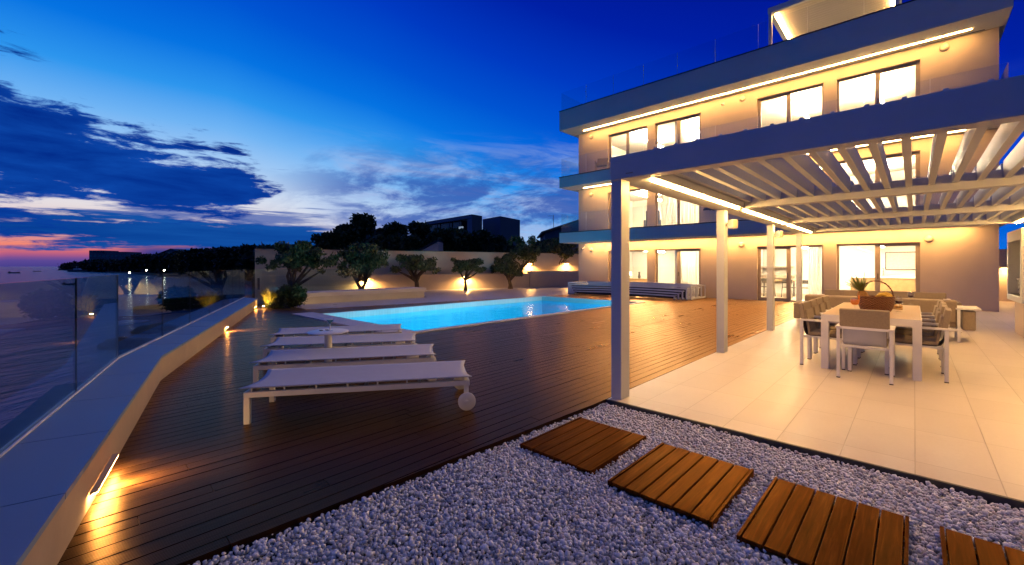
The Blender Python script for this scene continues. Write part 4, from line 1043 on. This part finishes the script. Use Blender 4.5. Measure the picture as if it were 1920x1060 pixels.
def olive(base, crown, lb, seed, trunks=1, n=3200, size=.075, fork=.4, r0=.13, nc=16, mat='olive', group='olive trees along the wall', lean=0.):
    """crown = (cx,cy,cz, rx (across the view), rz)"""
    t_ = thing('olive_tree', base, lb, 'tree', group); rr = random.Random(seed)
    cx, cy, cz, rx, rz = crown; cl = []; nc = int(nc*1.5); n = int(n*.62)
    for k in range(nc):
        a = rr.uniform(0, 6.28); e = rr.uniform(-.55, 1); q = rr.uniform(.5, 1.2)
        p = (cx+rx*q*math.cos(a)*math.sqrt(1-e*e*.7), cy+rx*q*math.sin(a)*math.sqrt(1-e*e*.7), cz+rz*.85*e)
        s = rr.uniform(.12, .27); cl.append((p, (rx*s, rx*s, rz*s*1.05)))
    cl.append(((cx, cy, cz+rz*.15), (rx*.62, rx*.62, rz*.45)))
    leaves('crown', cl, n, size*1.3, M[mat], t_, seed, up=.5, shell=.42)
    tr = MB(); b = Vector(base)
    tips = [c[0] for c in cl]
    for k in range(trunks):
        off = Vector((RT.x, RT.y, 0))*((k-(trunks-1)/2)*.28)
        f = Vector((cx, cy, 0)); fk = b.lerp(Vector((cx, cy, b.z)), .35)+off*1.6+Vector((rr.uniform(-.08, .08), rr.uniform(-.08, .08), max(fork, .12)))
        mid = (b+off*.4).lerp(fk, .5)+Vector((rr.uniform(-.06, .06), rr.uniform(-.06, .06), 0))
        tr.tube([b+off*.4-Vector((0, 0, .12)), b+off*.4+Vector((0, 0, .08)), mid, fk], [r0*1.5, r0*1.1, r0*.85, r0*.75], 10)
        mine = tips[k::trunks]
        branches(tr, fk, mine[:8], r0*.62, rr)
    tr.build('trunk', M['bark'], t_, smooth='all')
    return t_
def px_tree(px, basey, d, cpx, ctop, cbot, hw, lb, seed, bz=None, **k):
    b = at(px, basey, d)
    if bz is not None: b.z = bz
    c = at(cpx, (ctop+cbot)/2, d); rz = (cbot-ctop)/2*d/FPX; rx = hw*d/FPX
    return olive(tuple(b), (c.x, c.y, c.z, rx, rz), lb, seed, fork=k.pop('fork', max(.3, (c.z-rz*.7)-b.z)), **k)
px_tree(545, 548, 19.3, 556, 455, 528, 56, 'large dark olive tree at the left behind the round bush', 11, bz=.02, n=8500, fork=.35, r0=.14, nc=24)
px_tree(677, 546, 20.6, 676, 455, 532, 50, 'twin trunk olive tree lit from behind by a wall lamp', 12, bz=.1, trunks=2, n=7000, fork=.55, r0=.10, nc=22)
px_tree(782, 545, 23.9, 777, 474, 524, 46, 'gnarled olive tree with forked trunk at the planter end', 13, bz=.0, n=4200, fork=.55, r0=.15, nc=14, size=.08)
px_tree(873, 545, 24.6, 872, 480, 522, 31, 'small olive tree beside the bright wall lamp', 14, bz=.0, n=5200, fork=.6, r0=.10, nc=12, size=.08)
px_tree(957, 541, 26.6, 951, 480, 526, 33, 'olive tree near the grey wall corner', 15, bz=.0, n=4200, fork=.5, r0=.14, nc=14, size=.08)
px_tree(978, 520, 28.6, 983, 438, 522, 32, 'tall loose olive tree rising above the boundary wall', 16, bz=.75, n=5200, fork=.5, r0=.12, nc=20, size=.09)
px_tree(1049, 507, 30.5, 1048, 447, 494, 38, 'dark olive tree on the raised bed at the house corner', 17, bz=.78, n=5200, fork=.45, r0=.10, nc=18, size=.09)
# round bush and lit plant by the parapet end
rb = thing('round_bush', (-15.0, 5.0, 0), 'dense round clipped bush by the end of the parapet', 'bush'); c_ = at(549, 562, 14.35)
rr = random.Random(6); cl = [((c_.x, c_.y, .34), (.40, .40, .33))]
for k in range(26):
    a = rr.uniform(0, 6.28); e = rr.uniform(.0, 1.35); q = rr.uniform(.9, 1.12); s_ = rr.uniform(.08, .16)
    cl.append(((c_.x+.42*q*math.cos(a)*math.cos(e), c_.y+.42*q*math.sin(a)*math.cos(e), .30+.36*q*math.sin(e)), (s_, s_, s_)))
leaves('foliage', cl, 6500, .045, M['bush'], rb, 31, shell=.3, aspect=.4)
st = MB(); branches(st, (c_.x, c_.y, 0), [(c_.x+.2*math.cos(a), c_.y+.2*math.sin(a), .4) for a in (0, 1.3, 2.6, 3.9, 5.1)], .03, random.Random(1)); st.build('stem', M['bark'], rb)
yp = thing('ornamental_grass', (-15.4, 4.6, 0), 'yellow green feathery plant lit from below at the parapet end', 'plant')
c_ = at(508, 572, 14.5); g = np.random.RandomState(8); V = []; F = []
for k in range(520):
    a = g.uniform(0, 6.28); r_ = g.uniform(0, .16); ln = g.uniform(.35, .72); sp = g.uniform(.1, .42)
    p0 = np.array([c_.x+r_*math.cos(a), c_.y+r_*math.sin(a), .01]); dr_ = np.array([math.cos(a), math.sin(a), 0]); sd = np.array([-dr_[1], dr_[0], 0])
    p1 = p0+dr_*sp*.35+np.array([0, 0, ln*.6]); p2 = p0+dr_*sp+np.array([0, 0, ln*g.uniform(.8, 1)])
    i = len(V); V += [p0-sd*.006, p0+sd*.006, p1+sd*.008, p1-sd*.008, p1+sd*.008, p2+sd*.001, p2-sd*.001, p1-sd*.008]; F += [(i, i+1, i+2, i+3), (i+7, i+4, i+5, i+6)]
raw_mesh('blades', np.array(V), np.array(F), M['yellow'], yp)
lo_ = thing('low_shrub', (-15.2, 4.7, 0), 'small dark green low shrub between lit plant and bush', 'shrub'); c2 = at(517, 580, 14.1)
leaves('foliage', [((c2.x, c2.y, .10), (.30, .26, .14))], 700, .04, M['bush'], lo_, 33)
up = thing('garden_spotlight', (0, 0, 0), 'small glowing ground spotlight at the foot of the yellow plant', 'spotlight'); pp = at(494, 578, 14.0); up.location = (pp.x, pp.y, .02); ORG[up] = Vector((0, 0, 0))
MB().tube([(0, 0, 0), (0, 0, .06)], .03, 12).build('body', M['cap'], up); MB().tube([(0, 0, .0605), (0, 0, .068)], .024, 12).build('lens', M['lamp_step'], up)
spot(up, (0, 0, .09), (at(512, 560, 14.7)-pp).to_track_quat('-Z', 'Y').to_euler(), 55, (1, .62, .2), 130, .7, .03)
# ================================================================== BACKGROUND
def bg_tree(px, top, hw, d, lb, seed, n=1500, size=.22, mat='hedge', base=.8, name='hedge_tree', group='dark trees behind the boundary wall', cone=.0, nc=14):
    c = at(px, top, d); zt = c.z; H_ = zt-base; rx = hw*d/FPX
    t_ = thing(name, (c.x, c.y, base), lb, 'tree', group); rr = random.Random(seed); cl = []
    for k in range(nc):
        f = rr.uniform(.25, .97); a = rr.uniform(0, 6.28); env = math.sqrt(max(0.05, 1-((f-.5)/.55)**2))*(1-cone*f)
        q = rr.uniform(.15, .85)*env
        s = rr.uniform(.28, .45)*rx*min(1, .5+env*.6)
        cl.append(((c.x+rx*q*math.cos(a), c.y+rx*q*math.sin(a), min(base+H_*f, zt-s*.7)), (s, s, s*1.05)))
    cl.append(((c.x, c.y, zt-rx*.3), (rx*.3, rx*.3, rx*.32)))
    leaves('crown', cl, n, size, M[mat], t_, seed, aspect=.45, up=.3)
    tr = MB().tube([(c.x, c.y, base-1.2), (c.x+.1, c.y, base+H_*.35), (c.x, c.y+.1, base+H_*.75)], [.22, .16, .06], 8)
    branches(tr, (c.x+.1, c.y, base+H_*.3), [q[0] for q in cl[:6]], .09, rr, 6); tr.build('trunk', M['bark'], t_, smooth='all')
    return t_
for a in [(612, 436, 27, 41, 'small round dark tree left of the tallest hedge tree', 101), (648, 424, 30, 43, 'dark tree leaning against the left of the tallest tree', 102), (676, 404, 36, 44, 'tallest dark tree above the boundary wall', 103),
          (744, 420, 28, 40, 'dark bushy tree right of the chimney roof', 104), (788, 420, 30, 42, 'dark bushy tree left of the flat roofed villa', 105), (826, 430, 32, 38, 'dark tree in front of the left part of the flat roofed villa', 106),
          (864, 434, 30, 38, 'dark tree below the middle of the flat roofed villa', 107), (900, 436, 30, 39, 'dark tree below the right block of the flat roofed villa', 108), (936, 446, 30, 38, 'dark tree at the right corner of the flat roofed villa', 109),
          (1020, 455, 28, 38, 'dark tree between the tall olive and the tiled house', 110), (700, 446, 34, 37, 'low dark tree in front of the chimney roof', 111), (765, 446, 34, 37, 'low dark tree left of the small white gable', 112)]:
    bg_tree(*a, n=5200, size=.24, nc=30)
for a in [(500, 463, 22, 47, 'low bush at the left end of the boundary wall', 121), (530, 459, 26, 48, 'low dark bush with a sprig above the large olive', 122), (570, 461, 26, 46, 'low dark bush just left of the hedge trees', 123), (545, 466, 34, 44, 'wide low bush behind the large olive crown', 124)]:
    bg_tree(*a, n=3000, size=.22, nc=24, name='hedge_bush', group='low bushes behind the boundary wall')
for a in [(374, 469, 24, 115, 'umbrella pine with flat rounded crown left on the far shore', 131), (432, 466, 27, 105, 'umbrella pine with rounded crown right on the far shore', 132), (472, 463, 22, 90, 'broad dark pine at the right end of the far shore', 133), (404, 474, 20, 110, 'low pine between the two umbrella pines', 134)]:
    bg_tree(*a, n=3000, size=.6, nc=22, mat='pine', base=-1.5, name='pine_tree', group='pines on the far shore')
bg_tree(136, 491, 11, 420, 'lone round tree at the tip of the far shore', 135, n=500, size=1.3, mat='pine', base=-2, name='pine_tree', group='pines on the far shore')
# the wooded shore as one mass
cl = []; rr = random.Random(9)
for k in range(420):
    px = rr.uniform(125, 505); s = (px-125)/380
    d = (520-190*(px-125)/40 if px < 165 else 235*(1-(px-165)/340)**1.2+95)*rr.uniform(.97, 1.15); top = 494-24*min(1, s*1.15)-rr.uniform(-1, 6)+2*(1-s)
    if px < 160: top = max(top, 496)
    elif px < 250: top = max(top, 489+rr.uniform(0, 4))
    c = at(px, top, d); r_ = rr.uniform(.5, 1)*d*.014+.8
    zc = c.z-r_*.6
    while zc > -2: cl.append(((c.x, c.y, zc), (r_, r_, r_*.8))); zc -= r_*1.2
for px in range(480, 640, 8):
    c = at(px, 470, 70); cl.append(((c.x, c.y, 2.2), (2.2, 2.2, 2.2)))
props(leaves('shore_wood', cl, 90000, 1.15, M['pine'], None, 77, aspect=.5), 'dark wooded shoreline receding to the headland', 'wood', kind='stuff')
# flat roofed modern villa on the rise
mv = thing('modern_villa', (-45, 42, 5), 'dark blue flat roofed modern villa with projecting roof and cubic block on the hill', 'villa')
def slab_px(pts, d0s, z0, z1): return [(at(p, 400, d).x, at(p, 400, d).y) for p, d in zip(pts, d0s)]
zt = at(885, 402, 58).z
P1 = [(at(797, 0, 68)), (at(885, 0, 58)), (at(904, 0, 60)), (at(815, 0, 74))]
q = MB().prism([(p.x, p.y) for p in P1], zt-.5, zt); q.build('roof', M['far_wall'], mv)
P1b = [at(802, 0, 68.4), at(866, 0, 61.5), at(886, 0, 63), at(815, 0, 72)]
MB().prism([(p.x, p.y) for p in P1b], 1, zt-.5).build('glazed_wall', M['far_glass'], mv)
P1c = [at(876, 0, 59.2), at(885, 0, 58), at(904, 0, 60), at(896, 0, 61)]
MB().prism([(p.x, p.y) for p in P1c], 1, zt-.5).build('side_wall', M['far_wall'], mv)
for px, d in ((820, 66), (843, 63.6), (862, 61.8)):
    p = at(px, 0, d-.25); MB().box(p.x-.07, p.y-.07, 2, p.x+.07, p.y+.07, zt-.5).build('mullion', M['far_wall'], mv)
z2 = at(938, 407, 60).z
P2 = [at(905, 0, 64), at(938, 0, 60), at(975, 0, 65), at(940, 0, 72)]
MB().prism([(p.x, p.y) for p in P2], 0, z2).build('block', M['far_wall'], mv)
MB().prism([(p.x*1.0005, p.y*1.0005) for p in P2], z2, z2+.12).build('parapet', M['cap'], mv)
p = at(868, 430, 61); MB().box(p.x-.4, p.y-.45, p.z-.4, p.x+.4, p.y-.25, p.z+.35).build('lit_window', emit('cool window glow', (.5, .65, .9), .45), mv)
# tiled house by the villa corner
def gable(name, px0, px1, eave, ridge, d, base, lb, cat, wm, rm, depth=6, group=None, ov=.35):
    a = at(px0, 0, d); b = at(px1, 0, d); a.z = b.z = 0; ze = at(960, eave, d).z; zr = at(960, ridge, d).z; u_ = (b-a).normalized(); v_ = Vector((-u_.y, u_.x, 0))
    t_ = thing(name, tuple(((a+b)/2).to_2d())+(base,), lb, cat, group); m = (a+b)/2
    def P(s, dd, z): q_ = a+(b-a)*s+v_*dd; return (q_.x, q_.y, z)
    MB().add([P(0, 0, base), P(1, 0, base), P(1, depth, base), P(0, depth, base), P(0, 0, ze), P(1, 0, ze), P(1, depth, ze), P(0, depth, ze), P(.5, 0, zr), P(.5, depth, zr)],
             [(0, 1, 5, 8, 4), (2, 3, 7, 9, 6), (1, 2, 6, 5), (3, 0, 4, 7), (0, 3, 2, 1), (4, 8, 9, 7), (8, 5, 6, 9)]).build('wall', wm, t_)
    o = ov/(b-a).length
    for s0, s1, z0, z1 in ((-o, .5, ze-(zr-ze)*2*o, zr), (1+o, .5, ze-(zr-ze)*2*o, zr)):
        MB().add([P(s0, -.3, z0+.03), P(s1, -.3, z1+.03), P(s1, depth+.3, z1+.03), P(s0, depth+.3, z0+.03), P(s0, -.3, z0+.22), P(s1, -.3, z1+.22), P(s1, depth+.3, z1+.22), P(s0, depth+.3, z0+.22)],
                 [(0, 3, 2, 1), (4, 5, 6, 7), (0, 1, 5, 4), (1, 2, 6, 5), (2, 3, 7, 6), (3, 0, 4, 7)]).build('roof', rm, t_)
    return t_
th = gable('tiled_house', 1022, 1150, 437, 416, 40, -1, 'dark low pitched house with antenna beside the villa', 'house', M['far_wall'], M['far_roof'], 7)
p = at(1038, 0, 41)
an = MB().tube([(p.x, p.y, 4.2), (p.x, p.y, 6.4)], .025, 6)
for k in range(4): an.bar((p.x-.55*RT.x, p.y-.55*RT.y, 6.3-.12*k) if k == 0 else (p.x-.2, p.y, 6.3-.12*k), (p.x+.05, p.y, 6.3-.12*k), .025)
an.build('antenna', M['steel'], th)
gable('chimney_house', 690, 738, 441, 431, 46, -1, 'dark roofed house with a chimney between the hedge trees', 'house', M['far_wall'], M['far_roof'], 6)
ch_ = bpy.data.objects['chimney_house']; p = at(699, 0, 45.5); zc = at(699, 424, 45.5).z
ORG[ch_] = Vector(ch_.location); MB().box(p.x-.22, p.y-.22, 3.5, p.x+.22, p.y+.22, zc).box(p.x-.3, p.y-.3, zc, p.x+.3, p.y+.3, zc+.12).build('chimney', M['far_wall'], ch_)
sh_ = thing('white_shed', (0, 0, 0), 'small pale shed with slanted roof just above the boundary wall', 'shed'); a = at(786, 0, 33); b = at(821, 0, 33); v_ = Vector((FW.x, FW.y, 0))*2.5
za = at(0, 473, 33).z; zb = at(0, 453, 33).z
sh_.location = (a.x, a.y, .5); ORG[sh_] = Vector(sh_.location)
MB().add([(a.x, a.y, .5), (b.x, b.y, .5), (b.x+v_.x, b.y+v_.y, .5), (a.x+v_.x, a.y+v_.y, .5), (a.x, a.y, za), (b.x, b.y, zb), (b.x+v_.x, b.y+v_.y, zb), (a.x+v_.x, a.y+v_.y, za)], [(0, 3, 2, 1), (0, 1, 5, 4), (1, 2, 6, 5), (2, 3, 7, 6), (3, 0, 4, 7), (4, 5, 6, 7)]).build('wall', M['far_pale'], sh_)
MB().add([(a.x-.1, a.y-.1, za+.02), (b.x+.1, b.y-.1, zb+.05), (b.x+v_.x, b.y+v_.y, zb+.05), (a.x+v_.x, a.y+v_.y, za+.02), (a.x-.1, a.y-.1, za+.12), (b.x+.1, b.y-.1, zb+.15), (b.x+v_.x, b.y+v_.y, zb+.15), (a.x+v_.x, a.y+v_.y, za+.12)], [(0, 3, 2, 1), (0, 1, 5, 4), (1, 2, 6, 5), (2, 3, 7, 6), (3, 0, 4, 7), (4, 5, 6, 7)]).build('roof', M['cap'], sh_)
# far hotel and pitched house on the shore
ht = thing('hotel_block', tuple(at(203, 490, 350).to_2d())+(-2,), 'dark long hotel block on the far headland', 'building')
a = at(167, 0, 350); b = at(238, 0, 350); v_ = Vector((FW.x, FW.y, 0))*14; zt = at(0, 470.5, 350).z
MB().prism([(a.x, a.y), (b.x, b.y), (b.x+v_.x, b.y+v_.y), (a.x+v_.x, a.y+v_.y)], -2, zt-.8).build('wall', M['far_wall'], ht)
a2 = at(193, 0, 349); MB().prism([(a.x, a.y), (a2.x, a2.y), (a2.x+v_.x, a2.y+v_.y), (a.x+v_.x, a.y+v_.y)], zt-.79, zt+.3).build('roof', M['far_wall'], ht)
c = at(238, 0, 352); d_ = at(247, 0, 352); MB().prism([(c.x+.2, c.y+.2), (d_.x, d_.y), (d_.x+v_.x, d_.y+v_.y), (c.x+v_.x+.2, c.y+v_.y+.2)], -2, zt-5.5).build('annex', M['far_wall'], ht)
wq = MB(); u_ = (b-a).normalized(); n_ = Vector((FW.x, FW.y, 0))
for r_ in range(3):
    for k in range(9):
        p = a+(b-a)*((k+.5)/9)-n_*.08; z = 3+r_*3.2; h = u_*1.0
        wq.add([(p.x-h.x, p.y-h.y, z), (p.x+h.x, p.y+h.y, z), (p.x+h.x, p.y+h.y, z+1.6), (p.x-h.x, p.y-h.y, z+1.6)], [(0, 1, 2, 3)])
wq.build('window_band', M['far_glass'], ht)
gable('shore_house', 300, 341, 475, 467, 235, -2, 'dark pitched roof house on the wooded far shore', 'house', M['far_wall'], M['far_wall'], 10)
for k, (px, py, d, lb) in enumerate(((275, 507, 185, 'left shore lamp glowing at the waterline'), (308, 507, 180, 'right shore lamp glowing at the waterline'), (243, 512, 150, 'small lamp at the water left of the shore lamps'))):
    p = at(px, py, d); t_ = thing('shore_lamp', (p.x, p.y, SEA), lb, 'lamp')
    MB().tube([(p.x, p.y, SEA-.5), (p.x, p.y, p.z-.2)], .08, 6).build('post', M['cap'], t_)
    MB().blob(tuple(p), .28, 1, 1, rough=0).build('globe', M['shore_light'], t_)
# boats
def boat(px, py, L_, rz, lb, cabin=True, d=None):
    d = d or (EYE-SEA)/((py-500)/FPX); p = at(px, py, d); t_ = thing('boat', (p.x, p.y, SEA), lb, 'boat', 'boats on the bay'); ORG[t_] = Vector((0, 0, 0)); t_.rotation_euler = (0, 0, R(YAW+rz))
    s = L_; w_ = s*.15; V = []; F = []
    secs = [(-.5, .85, .10), (-.2, 1, .10), (.15, .95, .105), (.38, .55, .12), (.5, .03, .14)]
    for x, k, h in secs: V += [(x*s, -w_*k, h*s), (x*s, -w_*k*.7, -.05*s), (x*s, w_*k*.7, -.05*s), (x*s, w_*k, h*s)]
    for i in range(4):
        for j in range(4):
            a_ = 4*i+j; b_2 = 4*i+(j+1) % 4; F.append((a_, b_2, b_2+4, a_+4))
    F += [(3, 2, 1, 0), (16, 17, 18, 19)]
    MB().add(V, F).build('hull', M['hull'], t_)
    if cabin:
        MB().add([(-.22*s, -w_*.6, .10*s), (.18*s, -w_*.5, .10*s), (.18*s, w_*.5, .10*s), (-.22*s, w_*.6, .10*s), (-.20*s, -w_*.5, .20*s), (.04*s, -w_*.45, .20*s), (.04*s, w_*.45, .20*s), (-.20*s, w_*.5, .20*s)], [(0, 3, 2, 1), (4, 5, 6, 7), (0, 1, 5, 4), (1, 2, 6, 5), (2, 3, 7, 6), (3, 0, 4, 7)]).build('cabin', M['boat_white'], t_)
        MB().tube([(-.1*s, 0, .2*s), (-.1*s, 0, .33*s)], .012*s, 6).build('mast', M['boat_white'], t_)
    else:
        MB().box(-.45*s, -.05*s, .08*s, -.38*s, .05*s, .20*s).build('outboard_motor', M['cap'], t_)
boat(147, 510, 13, 0, 'dark motor yacht moored off the headland'); boat(27, 512.6, 5.5, 10, 'small dark boat alone on the open bay at left', False); boat(130, 534, 2.6, 0, 'small dark boat seen through the first glass panels', False)
boat(318, 519, 7.5, 8, 'long low boat moored below the shore lamps', False); boat(70, 509.5, 4, 40, 'tiny boat furthest out on the bay', False); boat(120, 507, 9, 20, 'low boat by the tip of the headland', False)
# jetty and rocks below the parapet
jt = thing('jetty', tuple(at(330, 583, 37).to_2d())+(SEA,), 'dark low stone jetty in the water behind the glass', 'jetty')
A = at(248, 0, 34.5); B = at(400, 0, 41); n_ = Vector((FW.x, FW.y, 0))*2.4
MB().prism([(A.x, A.y), (B.x, B.y), (B.x+n_.x, B.y+n_.y), (A.x+n_.x, A.y+n_.y)], SEA-.6, SEA+.62).build('deck_slab', M['rock'], jt, bevel=.05)
A = at(292, 0, 36.8); B = at(400, 0, 41.4); MB().prism([(A.x+.2, A.y+.4), (B.x+.2, B.y+.4), (B.x+n_.x*.8, B.y+n_.y*.8), (A.x+n_.x*.8, A.y+n_.y*.8)], SEA+.62, SEA+1.05).build('upper_step', M['rock'], jt, bevel=.05)
pb = at(299, 0, 37.5); MB().lathe([(.16, 0), (.12, .3), (.2, .36), (.2, .42), (.0001, .42)], (pb.x, pb.y, SEA+1.05), n=14).build('bollard', M['cap'], jt)
lb_ = ['dark shore rock nearest under the railing', 'flat dark rock left among the shore rocks', 'dark rock right beside the jetty', 'small dark rock breaking the water', 'rugged dark rock in the middle of the shore rocks']
for k, (px, py, r_) in enumerate(((236, 648, .9), (252, 645, .6), (298, 617, .9), (272, 624, .6), (285, 622, .8))):
    p = at(px, py, (EYE-SEA)/((py-500)/FPX)); props(MB().blob((p.x, p.y, SEA), r_, 60+k, 3, (1.5, 1, .38), .35).build('shore_rock', M['rock'], None, smooth='all'), lb_[k], 'rock', 'rocks at the foot of the parapet')
